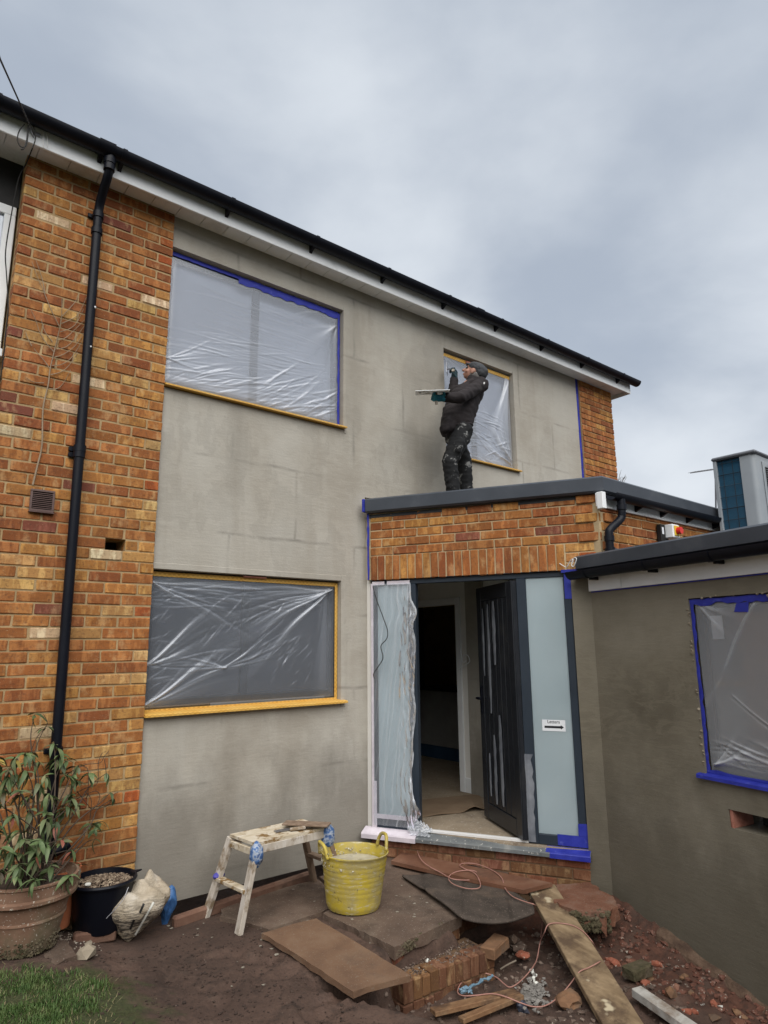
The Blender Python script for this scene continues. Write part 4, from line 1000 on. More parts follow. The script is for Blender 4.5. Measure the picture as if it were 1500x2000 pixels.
def stone_mat(name, cols): return nm(name, cols, scale=14, rough=.92, bump=.7, bscale=45, bdist=.008, speck=(.4, .36, .3), sscale=70)
M['gravel'] = stone_mat('gravel', [(.3, (.14, .11, .085)), (.5, (.30, .25, .20)), (.7, (.50, .46, .40))])
M['slab'] = nm('dirty_concrete_slab', [(.3, (.078, .052, .038)), (.5, (.115, .078, .057)), (.72, (.155, .115, .086))], scale=4, detail=7, rough=.9, bump=.6, bscale=55, bdist=.006, dirt=(.055, .038, .028), dpos=(.5, .68), dscale=2.4, speck=(.21, .18, .15), sscale=110)
M['slab_rust'] = nm('rusty_brown_slab', [(.3, (.115, .066, .041)), (.5, (.155, .090, .054)), (.72, (.19, .122, .078))], scale=5, detail=7, rough=.9, bump=.5, bscale=60, bdist=.005, dirt=(.10, .06, .04), dpos=(.55, .72), dscale=2.6, speck=(.2, .16, .12), sscale=120)
M['moss'] = nm('mossy_concrete_edge', [(.3, (.045, .042, .020)), (.5, (.085, .070, .040)), (.72, (.15, .12, .085))], scale=11, detail=7, rough=.95, bump=.9, bscale=35, bdist=.015)
M['redstone'] = stone_mat('broken_red_brick', [(.3, (.20, .062, .036)), (.7, (.32, .115, .07))])
M['rubble'] = stone_mat('mixed_rubble', [(.3, (.06, .043, .034)), (.5, (.115, .08, .062)), (.72, (.24, .185, .15))])

# ------------------------------------------------------------------ broken terrace with brick risers
terr = thing('terrace', None, None, (1.3, -.8, -.3)); tag(terr, kind='structure')
def ragged(P, step=.06, a=.012):
    out = []
    for i in range(len(P)):
        p, q = Vector(P[i]), Vector(P[(i+1) % len(P)]); n = max(1, int((q-p).length/step))
        for k in range(n):
            r_ = p.lerp(q, k/n); out.append(r_+Vector((random.uniform(-a, a), random.uniform(-a, a), 0)))
    return out
TZ = -.148
TP = [(.93, -.78), (.945, -.92), (.985, -1.44), (1.572, -1.38), (1.78, -1.14), (2.2, -1.12), (2.42, -1.04), (1.95, -.16), (1.30, -.19), (1.18, -.70)]
def slab_top(name, P, z, th, mat, parent, a=.008):
    """slab with a slightly uneven top"""
    Q = ragged([(x, y, 0) for x, y in P], .05, a)
    bm = bmesh.new(); vs = [bm.verts.new((p.x, p.y, z)) for p in Q]; f = bm.faces.new(vs)
    r_ = bmesh.ops.extrude_face_region(bm, geom=[f]); vv = [e for e in r_['geom'] if isinstance(e, bmesh.types.BMVert)]
    for v in vv: v.co.z -= th+random.uniform(-.004, .008); v.co.x += random.uniform(-a, a); v.co.y += random.uniform(-a, a)
    bmesh.ops.recalc_face_normals(bm, faces=bm.faces)
    me = bpy.data.meshes.new(name); off = BASE[parent] if parent else Vector()
    for v in bm.verts: v.co -= off
    bm.to_mesh(me); bm.free(); me.materials.append(M[mat])
    o = bpy.data.objects.new(name, me); COL.objects.link(o)
    if parent: o.parent = parent; BASE[o] = off
    return o
slab_top('slab', TP, TZ, .06, 'slab', terr)
slab_top('slab', [(.43, -.38), (.575, -.745), (.90, -.735), (1.165, -.695), (1.285, -.20), (.52, -.185)], TZ-.012, .05, 'slab', terr)
def edge_bricks(p, q, z0, z1, w, col, out=0.0, d=.09, lean=.02):
    p, q = Vector((*p, 0)), Vector((*q, 0)); a = (q-p).normalized(); n = Vector((a.y, -a.x, 0))
    f = Frame(p, a, n); L = (q-p).length; x = 0
    while x < L-.02:
        ww = min(w*random.uniform(.85, 1.12), L-x)
        add_brick(terr, f, x+.002, x+ww-.002, z0+random.uniform(-.006, .006), z1+random.uniform(-.01, .004), (lambda q_, c_: tuple(c*q_ for c in c_))(random.uniform(.8, 1.15), random.choice(col)), out+random.uniform(-.004, .004), d, rot=random.uniform(-lean, lean), mat='brick_plain'); x += ww
EC = [(.17, .085, .048), (.15, .076, .046), (.195, .10, .052)]
# first riser, below the slab
core = MB(); core.prism([(1.01, -1.40, -.44), (1.56, -1.345, -.44), (1.74, -1.12, -.44), (2.3, -1.05, -.44), (1.9, -.2, -.44), (1.0, -.8, -.44)], (0, 0, .23)); core.build('riser_core', 'mortar_brown', terr)
edge_bricks((.985, -1.425), (1.572, -1.365), -.285, -.212, .105, EC)
edge_bricks((.955, -.95), (.990, -1.425), -.29, -.21, .20, [(.20, .075, .045), (.16, .06, .04)], .005)
edge_bricks((1.572, -1.365), (1.78, -1.13), -.29, -.212, .105, EC); edge_bricks((1.0, -1.42), (1.57, -1.36), -.37, -.292, .105, EC, -.004)
edge_bricks((1.572, -1.36), (1.78, -1.125), -.37, -.292, .105, EC); edge_bricks((1.80, -1.13), (2.2, -1.11), -.38, -.30, .215, EC); edge_bricks((1.80, -1.13), (2.2, -1.11), -.295, -.215, .215, EC)
# second step of bricks on end
MB().prism([(.93, -1.40, -.5), (.945, -1.566, -.5), (1.60, -1.600, -.5), (1.62, -1.36, -.5)], (0, 0, .215)).build('step_core', 'mortar_brown', terr)
edge_bricks((.93, -1.575), (1.62, -1.61), -.375, -.268, .068, EC+[(.22, .125, .058)], 0, .11, .02)
edge_bricks((.93, -1.572), (1.62, -1.60), -.485, -.378, .075, EC, .006, .11, .02)
# grit lying on the tread, moss on the slab edge
gr = MB()
for i in range(420):
    t = random.random(); x = .97+.62*t; y = -1.405-.15*random.random()-.02*t
    gr.rock((x, y, -.283+random.uniform(0, .016)), random.uniform(.003, .008), .7)
gr.build('grit', 'rubble', terr, kind='stuff')
ms = MB()
for i in range(340):
    t = random.random(); x = .995+.42*t; ms.rock((x, -1.437+.10*t*.6+random.uniform(-.004, .004), TZ-.006-.052*random.random()), random.uniform(.005, .012), .9)
ms.build('moss', 'moss', terr, kind='stuff')

# loose slab, ledge block, mat and boards
P = [G(512, 1822, -.138), G(617, 1793, -.142), G(802, 1904, -.158), G(690, 1936, -.150)]
mb = MB(); mb.prism([p for p in ragged(P, .07, .005)], (0, 0, -.028), .004)
mb.solo('loose_slab', 'slab_rust', 'long rusty brown paving slab lying loose and propped beside the terrace', 'paving slab')
blk = MB()
pts = [G(1082, 1760, -.15), G(1088, 1728, -.15), G(1150, 1722, -.15), G(1172, 1738, -.15), G(1200, 1752, -.155), G(1203, 1772, -.16), G(1180, 1782, -.155), G(1125, 1778, -.15)]
blk.prism(ragged(pts, .035, .014), (0, .015, -.115), .03)
lb = blk.solo('concrete_ledge', 'redstone', 'broken red-dusted concrete ledge with mossy face at the foot of the porch corner', 'concrete block')
M['clay_dust'] = nm('red_dusted_concrete', [(.3, (.13, .056, .033)), (.5, (.18, .082, .050)), (.72, (.21, .135, .10))], scale=7, detail=7, rough=.95, bump=.8, bscale=40, bdist=.012, speck=(.25, .18, .13), sscale=90)
lb.data.materials[0] = M['clay_dust']
fm = MB()
f0, f1 = G(1118, 1779, -.152), G(1190, 1781, -.157)
for i in range(420):
    t = random.random(); p = f0.lerp(f1, t); fm.rock(p+Vector((random.uniform(-.012, .012), .012+random.uniform(-.006, .012), -.006-random.random()*.115)), random.uniform(.006, .017), .9)
fm.build('mossy_face', 'moss', lb, kind='stuff')

def ribbon(A, B, n=24, m=10, sag=None, lift=0.0):
    A, B = smooth_path(A, 6), smooth_path(B, 6); P = []
    for i in range(n):
        t = i/(n-1); a = A[min(len(A)-1, int(t*(len(A)-1)+.5))]; b = B[min(len(B)-1, int(t*(len(B)-1)+.5))]; row = []
        for j in range(m):
            s_ = j/(m-1); p = a.lerp(b, s_)
            if sag: p = p+Vector((0, 0, sag(t, s_)))
            row.append(p)
        P.append(row)
    return P
MZ = TZ+.022
Am = [G(u, v, z) for u, v, z in ((785, 1711, MZ), (830, 1742, MZ), (872, 1772, MZ), (903, 1795, MZ-.002), (950, 1803, MZ-.008), (1000, 1799, MZ-.012), (1044, 1784, MZ-.012))]
Bm = [G(u, v, z) for u, v, z in ((788, 1709, MZ), (825, 1706, MZ), (862, 1697, MZ), (905, 1690, MZ), (940, 1696, MZ), (985, 1728, MZ), (1043, 1768, MZ-.006))]
M['mat'] = nm('dirty_rubber_mat', [(.3, (.036, .028, .022)), (.5, (.058, .045, .036)), (.72, (.088, .068, .054))], scale=6, detail=6, rough=.85, bump=.5, bscale=70, bdist=.004, dirt=(.10, .07, .05), dpos=(.55, .75), speck=(.19, .15, .12), sscale=110)
o = MB().grid(ribbon(Am, Bm, 40, 14, lambda t, s_: .014*(1-s_)**2*math.sin(3.1*t)+.006*math.sin(7*t+3*s_))).solo('rubber_mat', 'mat', 'dark curled rubber mat lying over the terrace edge below the doorstep', 'mat', smooth='all')
sm = o.modifiers.new('thick', 'SOLIDIFY'); sm.thickness = .012; sm.offset = -1
M['redboard'] = nm('red_dusted_board', [(.3, (.11, .048, .028)), (.5, (.15, .068, .039)), (.75, (.20, .11, .07))], scale=5, detail=6, rough=.9, bump=.5, bscale=45, dirt=(.09, .045, .03), dpos=(.52, .7))
b0, b1, b2, b3 = G(786, 1664, -.098), G(1078, 1724, -.092), G(1022, 1738, -.098), G(764, 1681, -.105)
mb = MB(); mb.prism(ragged([b0, b1, b2, G(925, 1718, -.10), b3], .15, .004), (0, 0, -.024), .002)
mb.solo('wide_board', 'redboard', 'wide red-dusted board lying along the brick plinth under the threshold', 'board')
def wood(name, cols, stretch, **k): return nm(name, cols, scale=2.2, detail=6, rough=.82, stretch=stretch, bump=.35, bscale=9, bdist=.004, **k)
M['plank'] = wood('weathered_plank', [(.3, (.135, .090, .050)), (.5, (.22, .155, .090)), (.72, (.31, .225, .135))], (9, 3, 9), dirt=(.095, .062, .038), dpos=(.46, .60), dscale=5, speck=(.45, .38, .26), sscale=9)
pa, pb_ = G(1055, 1727, -.118), G(1212, 1990, -.335)
dirp = (pb_-pa).normalized(); pend = pb_+dirp*.55
mb = MB(); mb.bar(pa-Vector((0, 0, .018)), pend-Vector((0, 0, .018)), .205, .036, (0, 0, 1), .004)
pk = mb.solo('scaffold_plank', 'plank', 'long weathered wooden plank sloping from the ledge down across the pit', 'plank')
M['beam'] = wood('pale_painted_timber', [(.3, (.30, .28, .25)), (.5, (.40, .385, .35)), (.72, (.52, .50, .46))], (3, 9, 9), dirt=(.20, .15, .11), dpos=(.52, .68), dscale=6)
q0, q1 = G(1243, 1936, -.36), G(1350, 2010, -.37); dq = (q1-q0).normalized()
MB().bar(q0, q1+dq*.4, .07, .045, (0, 0, 1), .004).solo('timber_batten', 'beam', 'pale mortar-splashed timber batten lying beside the plank near the extension wall', 'timber')
M['wetwood'] = wood('wet_brown_wood', [(.3, (.14, .070, .034)), (.5, (.205, .115, .058)), (.75, (.28, .18, .10))], (4, 9, 9), dirt=(.07, .04, .025), dpos=(.5, .65), dscale=5)
grp = 'broken boards in the pit'
for (u0, v0, u1, v1, w, lab) in ((845, 1977, 1010, 1938, .075, 'upper and longer of the two broken brown boards lying in the pit'), (900, 1993, 1018, 1945, .050, 'lower and narrower of the two broken brown boards lying in the pit')):
    a, b = G(u0, v0, -.375), G(u1, v1, -.365)
    MB().bar(a, b, w, .024, (.1, .1, 1), .003).solo('broken_board', 'wetwood', lab, 'board', group=grp)

# loose bricks and lumps
M['claylump2'] = stone_mat('clay_caked_brick', [(.3, (.10, .045, .030)), (.5, (.16, .07, .045)), (.75, (.24, .13, .09))])
def lump(name, u, v, z, r, mat, label, cat, sq=.7, sub=2, rough=.3):
    p = G(u, v, z+r*.5); return MB().rock(p, r, sq, sub, rough).solo(name, mat, label, cat)
M['lbrick'] = nm('dirty_orange_brick', [(.3, (.13, .070, .040)), (.5, (.195, .105, .056)), (.7, (.25, .15, .088))], scale=9, rough=.9, bump=.6, bscale=60, dirt=(.12, .08, .055), dpos=(.5, .65), dscale=8)
def loose_brick(u, v, z, ang, mat, label, dims=(.215, .10, .065), tilt=0):
    p = G(u, v, z); f = Frame(p, (math.cos(ang), math.sin(ang), 0), (-math.sin(ang), math.cos(ang), 0))
    mb = MB(); mb.box(f, (-dims[0]/2, dims[0]/2), (-dims[1]/2, dims[1]/2), (-dims[2], 0), .007, .004)
    o = mb.solo('loose_brick', mat, label, 'brick', group='loose bricks in the rubble')
    return o
loose_brick(966, 1838, -.245, R(18), 'lbrick', 'whole orange-brown brick lying on the end of the brick step')
loose_brick(1245, 1884, -.33, R(-8), 'moss', 'olive mud-coloured brick half sunk in the red clay by the extension wall', (.17, .09, .06))
lump('brick_lump', 1022, 1865, -.40, .042, 'redstone', 'bright red broken brick in the pit under the rubber mat', 'brick lump', .55, 2, .2)
lump('brick_lump', 1110, 1955, -.40, .062, 'lbrick', 'brown broken brick lump beside the plank in the pit', 'brick lump', .6, 2, .25)
lump('brick_lump', 1201, 1880, -.34, .040, 'redstone', 'small red brick chip right of the plank next to the olive brick', 'brick lump', .6, 1, .3)
lump('brick_lump', 1283, 1883, -.33, .028, 'redstone', 'pinkish brick chip on the right end of the olive brick', 'brick lump', .6, 1, .3)
lump('stone_lump', 1013, 1852, -.41, .05, 'rubble', 'dark grey stone in the shade beneath the rubber mat', 'stone', .6, 2)
lump('stone_lump', 1003, 1835, -.36, .05, 'slab', 'squared concrete lump propping the terrace at the end of the brick step', 'stone', .8, 1, .15)
lump('stone_lump', 171, 1858, -.10, .055, 'crust', 'pale buff broken stone on the soil in front of the black bucket', 'stone', .7, 1, .3)
lump('stone_lump', 173, 1843, -.10, .03, 'crust', 'small buff stone chip behind the pale broken stone', 'stone', .7, 1, .3)
M['mortarheap'] = nm('grey_mortar_heap', [(.3, (.13, .12, .108)), (.7, (.25, .235, .215))], scale=22, rough=.95, bump=.9, bscale=60, bdist=.01)
mb = MB(); mb.rock(G(1040, 1942, -.41), .105, .22, 2, .2)
for i in range(90):
    p = G(1040+random.gauss(0, 15), 1942+random.gauss(0, 17), -.40+random.random()*.012); mb.rock(p, random.uniform(.006, .020), .5)
o = mb.solo('mortar_heap', 'mortarheap', 'small heap of broken grey mortar in the pit left of the plank', 'mortar heap')
M['darkbag'] = nm('dark_blue_plastic', [(.3, (.03, .035, .05)), (.7, (.07, .075, .1))], rough=.35, bump=.8, bscale=40, bdist=.02)
lump('plastic_scrap', 1020, 1966, -.41, .035, 'darkbag', 'crumpled dark plastic scrap below the grey mortar heap', 'plastic scrap', .6, 2, .5)
M['whitebit'] = nm('white_debris', [(.3, (.55, .55, .50)), (.7, (.7, .7, .64))], rough=.8, bump=.5)
lump('plaster_scrap', 835, 1876, -.283, .016, 'whitebit', 'small white plaster scrap on the brick step', 'plaster scrap', .7, 1, .5)
mb = MB(); mb.tube([G(1040, 1893, -.402), G(1044, 1922, -.402)], .007, 6)
for i in range(6): mb.rock(G(1040+random.uniform(-6, 8), 1895+i*5, -.40), random.uniform(.008, .016), .8)
mb.solo('plaster_scrap', 'whitebit', 'thin string of cream plaster bits in the pit above the mortar heap', 'plaster scrap')
M['bluerag'] = nm('blue_rag', [(.3, (.07, .14, .20)), (.7, (.19, .29, .36))], scale=20, rough=.7, bump=.8, bscale=50, bdist=.01)
mb = MB(); mb.tube(smooth_path([G(u, v, -.385)+Vector((0, 0, random.uniform(-.004, .010))) for u, v in ((902, 1940), (912, 1936), (922, 1927), (934, 1923), (944, 1915), (953, 1914), (962, 1908))], 3), [random.uniform(.004, .013) for _ in range(19)], 6)
for i in range(7): mb.rock(G(907+random.uniform(-6, 14), 1940-random.uniform(0, 10), -.375), random.uniform(.010, .018), .6, 1, .6)
mb.solo('blue_rag', 'bluerag', 'twisted light blue rag inside the cable loop in the pit', 'rag')
M['stick'] = nm('dead_stick', [(.3, (.15, .12, .09)), (.7, (.24, .2, .16))], rough=.9, bump=.4)
MB().tube(smooth_path([G(977, 1893, -.40), G(990, 1885, -.385), G(1008, 1876, -.37)], 4), .005, 6).solo('stick', 'stick', 'short grey stick lying in the pit below the loose brick', 'stick')
M['combgrey'] = nm('ribbed_plastic', [(.3, (.34, .33, .3)), (.7, (.42, .41, .37))], rough=.6, bump=.2)
mb = MB()
for i in range(9):
    a = G(1364+i*3.4, 1952, -.44); b = G(1370+i*3.2, 1964, -.44); mb.bar(a, b, .005, .004)
mb.solo('ribbed_clip', 'combgrey', 'small ribbed grey plastic piece on the soil near the extension base', 'plastic piece')
MB().bar(G(1400, 1965, -.44), G(1412, 1967, -.44), .012, .010).solo('white_clip', 'whitebit', 'small white plastic clip on the soil near the ribbed piece', 'plastic clip')

# rough concrete footing showing along the base of the extension
P = []
for i in range(60):
    s_ = .42+i*.03; zb = -.20-.25*s_*.978; row = []
    for (o_, dz) in ((.0, .03), (.035, .025), (.060, .0), (.075, -.08)):
        row.append(WNG(s_, o_+.02*mnoise.noise((s_*7, o_*9, 4)), zb+dz+.02*mnoise.noise((s_*9, o_*12, 1))))
    P.append(row)
M['footing'] = nm('raw_footing', [(.3, (.062, .038, .027)), (.5, (.105, .066, .044)), (.72, (.17, .115, .08))], scale=9, detail=7, rough=.95, bump=.9, bscale=40, bdist=.015)
MB().grid(P).build('footing', 'footing', ext)

for mt_ in ('lbrick', 'redstone', 'claylump2'):
    mb = MB()
    for i in range(9):
        y = random.uniform(-2.75, -1.95); xw = 2.775+.2126*(y+1.68); x = xw-random.uniform(.10, .55)
        mb.rock((x, y, ground_z(x, y)+.004), random.uniform(.020, .040), .6, 1, .28)
    mb.build('brick_rubble', mt_, None, kind='stuff')
# scattered grit, clods and rubble (uncountable)
def scatter(name, n, place, r0, r1, mat, sq=.65):
    mb = MB(); k = 0
    while k < n:
        q = place()
        if q is None: continue
        mb.rock((q[0], q[1], ground_z(q[0], q[1])+.002), random.uniform(r0, r1)*random.choice((.6, .8, 1, 1, 1.3)), sq); k += 1
    o = mb.build(name, mat, None, kind='stuff'); return o
def box_(x0, x1, y0, y1): return lambda: (random.uniform(x0, x1), random.uniform(y0, y1))
scatter('gravel', 420, box_(.0, 1.75, -.15, -.02), .004, .014, 'rubble')
def near_pot():
    p = G(random.gauss(125, 35), random.gauss(1838, 14), -.1); return (p.x, p.y)
scatter('gravel', 220, near_pot, .003, .007, 'gravel')
def pit_p():
    x, y = random.uniform(.62, 2.5), random.uniform(-2.5, -1.25)
    return (x, y) if ground_z(x, y) < -.33 else None
scatter('rubble', 700, pit_p, .005, .020, 'rubble')
def clay_p():
    y = random.uniform(-3.2, -1.7); xw = 2.775+.2126*(y+1.68); x = xw-abs(random.gauss(0, .22))-.03; return (x, y)
M['claylump'] = stone_mat('red_clay_lumps', [(.3, (.085, .036, .024)), (.5, (.13, .055, .037)), (.75, (.21, .12, .092))])
scatter('clay_rubble', 420, clay_p, .006, .024, 'claylump')
M['clod'] = nm('soil_clod', [(.3, (.030, .021, .017)), (.7, (.065, .042, .032))], rough=.95, bump=.5)
def soil_p():
    x, y = random.gauss(.15, .45), random.uniform(-2.2, -.45); return (x, y) if x < .5 or y > -.7 else None
scatter('soil_clods', 1200, soil_p, .002, .0085, 'clod')
scatter('soil_grit', 160, soil_p, .0015, .0035, 'rubble')
M['splash'] = nm('mortar_splash', [(.3, (.17, .15, .12)), (.7, (.30, .27, .22))], scale=30, rough=.9, bump=.4)
mb = MB()
for i in range(75):
    x, y = random.uniform(.1, 1.7), random.uniform(-1.25, -.22)
    z = TZ+.001 if x > 1.0 else (ground_z(x, y)+.003); mb.rock((x, y, z), random.uniform(.004, .016), .22)
mb.build('mortar_splash', 'splash', None, kind='stuff')
# kerb edging along the wall and short brick kerb
M['kerb'] = nm('brown_kerb', [(.3, (.10, .052, .036)), (.5, (.15, .080, .055)), (.72, (.20, .12, .085))], scale=7, rough=.9, bump=.5, dirt=(.06, .04, .03), dpos=(.5, .7))
k0, k1, k2 = G(338, 1803, -.165), G(470, 1757, -.155), G(612, 1709, -.15)
MB().bar(k0, k1, .055, .07, (0, 0, 1), .012).bar(k1+Vector((.006, 0, 0)), k2, .055, .07, (0, 0, 1), .012).solo('kerb_edging', 'kerb', 'long muddy brown kerb edging along the foot of the grey wall', 'kerb')
MB().bar(G(142, 1836, -.10), G(226, 1822, -.11), .06, .07, (0, 0, 1), .010).solo('kerb_edging', 'kerb', 'short brown kerb piece in front of the black bucket', 'kerb')
# concrete pad in front of the pot
slab_top('pad', [tuple(G(u, v, -.075)[:2]) for u, v in ((20, 1895), (95, 1893), (150, 1868), (132, 1838), (40, 1840), (-60, 1860), (-60, 1895))], -.068, .03, 'slab', None); bpy.data.objects['pad'].name = 'concrete_pad'
tag(bpy.data.objects['concrete_pad'], kind='structure')

# ------------------------------------------------------------------ grass
M['grass'] = nm('grass_blades', [(.3, (.034, .070, .016)), (.5, (.060, .105, .026)), (.72, (.125, .150, .055))], scale=14, rough=.6, bump=0)
mb = MB(); k = 0
while k < 30000:
    u, v = random.uniform(-330, 235), random.uniform(1885, 2150)
    e = 1925-(u-20)*-.12+16*mnoise.noise((u*.02, 3, 1)) if u < 40 else 1915+18*mnoise.noise((u*.03, 3, 1))
    right = 205+26*mnoise.noise((v*.03, 8, 1))-.25*(v-1930)
    if v < e or u > right+random.gauss(0, 12): continue
    p = G(u, v, -.11); p.z = ground_z(p.x, p.y)-.002
    dens = mnoise.noise((p.x*6, p.y*6, 2))
    if dens < random.uniform(-.55, .12): k += 1; continue
    h = random.uniform(.009, .028)*(1+.6*dens); a = random.uniform(0, 6.28); w = .0022; dx, dy = math.cos(a), math.sin(a); l = random.uniform(.1, .9)*h
    b = p+Vector((-dy*w, dx*w, 0)); c = p-Vector((-dy*w, dx*w, 0)); m1 = p+Vector((dx*l*.35, dy*l*.35, h*.6)); tpt = p+Vector((dx*l, dy*l, h*.95))
    mb.add([b, c, m1+Vector((dy*w*.7, -dx*w*.7, 0)), m1-Vector((dy*w*.7, -dx*w*.7, 0)), tpt], [(0, 1, 2, 3), (3, 2, 4)]); k += 1
dryb = MB()
for i in range(500):
    u, v = random.uniform(-60, 235), random.uniform(1905, 2060); p = G(u, v, -.11); p.z = ground_z(p.x, p.y); a = random.uniform(0, 6.3); l = random.uniform(.01, .03)
    q = p+Vector((l*math.cos(a), l*math.sin(a), random.uniform(.004, .02))); n_ = Vector((-math.sin(a), math.cos(a), 0))*.0016; dryb.add([p-n_, p+n_, q+n_*.4, q-n_*.4], [(0, 1, 2, 3)])
M['drygrass'] = nm('dry_grass', [(.3, (.16, .13, .06)), (.7, (.26, .23, .13))], rough=.8, bump=0)
dryb.build('dry_grass', 'drygrass', None, kind='stuff')
mb.build('grass', 'grass', None, kind='stuff')

# ------------------------------------------------------------------ pots, plant, bucket, sacks
def blend(mb_objs): pass
M['terracotta'] = nm('weathered_terracotta', [(.3, (.145, .075, .047)), (.5, (.22, .13, .086)), (.72, (.29, .215, .16))], scale=4, detail=7, rough=.88, bump=.35, bscale=50, dirt=(.11, .095, .055), dpos=(.46, .68), dscale=3.5, speck=(.45, .4, .33), sscale=90)
PC = Vector((-.690, -.330, -.050))
pot = thing('plant_pot', 'large weathered terracotta pot with thick rolled rim at the left edge', 'plant pot', PC)
prof = [(.0, 0), (.150, 0), (.158, .012), (.176, .09), (.192, .150), (.198, .154), (.198, .164), (.195, .168), (.214, .245), (.236, .249), (.246, .258), (.247, .274), (.238, .284), (.240, .335), (.248, .341), (.248, .350), (.234, .352), (.226, .335), (.222, .28), (.215, .272)]
MB().lathe(PC, prof, 56, wob=.012).build('pot_body', 'terracotta', pot, smooth=True)
M['compost'] = nm('potting_soil', [(.3, (.030, .022, .017)), (.7, (.07, .05, .038))], scale=20, rough=.95, bump=.9, bscale=60, bdist=.01)
MB().lathe(PC, [(.0, .312), (.12, .306), (.223, .292)], 30).build('compost', 'compost', pot)
mb = MB()
for i in range(200):
    a = random.uniform(-2.6, -.4); z = random.random()**2*.07; r_ = .157+z*.21; mb.rock(PC+Vector((r_*math.cos(a), r_*math.sin(a), z)), random.uniform(.004, .010), .8)
mb.build('moss', 'moss', pot, kind='stuff')
OC = Vector((-.50, -.135, -.06))
op = thing('orange_pot', 'bright orange terracotta pot standing behind the large pot against the bricks', 'plant pot', OC)
M['orange'] = nm('clean_terracotta', [(.3, (.34, .105, .045)), (.7, (.46, .16, .075))], rough=.8, bump=.2)
MB().lathe(OC, [(0, 0), (.085, 0), (.115, .24), (.125, .245), (.128, .31), (.118, .312), (.112, .25), (.0, .24)], 36).build('pot_body', 'orange', op, smooth=True)
# downpipe shoe
MB().tube(smooth_path([FAC(-.54, .05, .12), FAC(-.54, .055, .30), FAC(-.53, .06, .20)], 4)[:6], .031, 12).tube(smooth_path([FAC(-.535, .055, .34), FAC(-.50, .06, .325), FAC(-.43, .07, .36)], 5), .03, 12).build('pipe_shoe', 'black', dpp, smooth=True)

plant = thing('potted_shrub', 'leggy evergreen shrub with drooping lance-shaped leaves growing in the big pot', 'shrub', PC+Vector((0, 0, .30)))
tl = NT('shrub_leaf'); oc = tl.n('ShaderNodeObjectInfo').outputs['Color']; cc = tl.coords()
tl.set(Base_Color=tl.mix(tl.ramp(tl.noise(cc, 30, 3), [(.4, 0), (.7, .35)]), oc, (.16, .2, .09)), Roughness=.5); tl.b.inputs['Specular IOR Level'].default_value = .35
M['leaf'] = tl.m
def leaf_mesh(L, w, droop):
    mb = MB(); vs = []; n = 6
    for i in range(n):
        t = i/(n-1); q = w*math.sin(math.pi*min(1, .06+t*.94))**.8*(1 if t < .5 else 1-.35*(t-.5)); x = L*t; z = -droop*L*t*t+.12*L*t
        vs += [(x, -q, z+.25*q), (x, 0, z), (x, q, z+.25*q)]
    mb.add(vs, [(3*i+k, 3*i+k+1, 3*i+k+4, 3*i+k+3) for i in range(n-1) for k in (0, 1)])
    return mb.mesh('leaf', 'leaf', smooth='all')
LV = [leaf_mesh(.068, .0125, .5), leaf_mesh(.082, .0140, .75), leaf_mesh(.055, .0115, .3), leaf_mesh(.075, .0125, .95)]
M['stem'] = nm('brown_stem', [(.3, (.05, .036, .026)), (.7, (.10, .075, .055))], rough=.85, bump=.3)
root0 = PC+Vector((0, 0, .30))
tips = []
def tip(u, v, y, n): tips.append((V(u, v, y), n))
for (u, v, y, n) in ((30, 1478, -.25, 8), (18, 1500, -.4, 8), (60, 1470, -.2, 7), (88, 1420, -.12, 5), (68, 1395, -.08, 4), (105, 1452, -.14, 5), (5, 1540, -.35, 8), (40, 1545, -.45, 8), (75, 1530, -.3, 7), (120, 1490, -.12, 6), (148, 1520, -.10, 7), (152, 1495, -.12, 5), (25, 1590, -.5, 8), (60, 1580, -.38, 8), (90, 1600, -.48, 9), (110, 1605, -.32, 8), (80, 1640, -.52, 8), (45, 1640, -.55, 8), (20, 1660, -.5, 7), (120, 1640, -.4, 8), (140, 1660, -.28, 6), (-20, 1560, -.4, 7), (-10, 1620, -.5, 7), (-30, 1500, -.3, 6), (70, 1675, -.56, 8), (100, 1690, -.5, 7), (35, 1690, -.56, 7), (110, 1720, -.5, 6), (140, 1560, -.15, 6), (215, 1548, -.06, 4), (197, 1605, -.06, 5), (222, 1560, -.06, 2), (208, 1510, -.05, 2), (185, 1640, -.06, 2), (130, 1575, -.2, 6), (50, 1505, -.32, 7), (-5, 1480, -.3, 6), (0, 1700, -.5, 6), (155, 1690, -.2, 4), (95, 1555, -.35, 6), (70, 1715, -.55, 5)): tip(u, v, y, n)
sm = MB()
for p, n in tips:
    q = root0+Vector((random.uniform(-.07, .07), random.uniform(-.07, .07), -.02)); d = p-q
    mid = q+d*.5+Vector((random.uniform(-.06, .06), random.uniform(-.05, .05), .05)); mid2 = q+d*.8+Vector((random.uniform(-.04, .04), random.uniform(-.03, .03), .03))
    mid.y = min(mid.y, -.03); mid2.y = min(mid2.y, -.03)
    sm.tube(smooth_path([q, mid, mid2, p], 4), [.006-.0042*i/12 for i in range(13)], 5)
for pts in (((120, 1520), (160, 1495), (195, 1490), (203, 1478), (212, 1468)), ((150, 1545), (170, 1570), (180, 1580), (200, 1577), (214, 1570), (222, 1552), (230, 1548)), ((165, 1545), (178, 1562), (176, 1600), (176, 1632)), ((130, 1560), (165, 1540), (190, 1530), (192, 1490), (200, 1470)), ((150, 1560), (185, 1545), (195, 1555), (190, 1572)), ((60, 1470), (72, 1440), (92, 1415), (85, 1395)), ((140, 1500), (170, 1500), (172, 1545), (168, 1560)), ((204, 1482), (207, 1505), (208, 1520))):
    sm.tube(smooth_path([V(u, v, -.06-.02*math.sin(u)) for u, v in pts], 4), .0022, 5)
sm.build('stem', 'stem', plant, smooth='all')
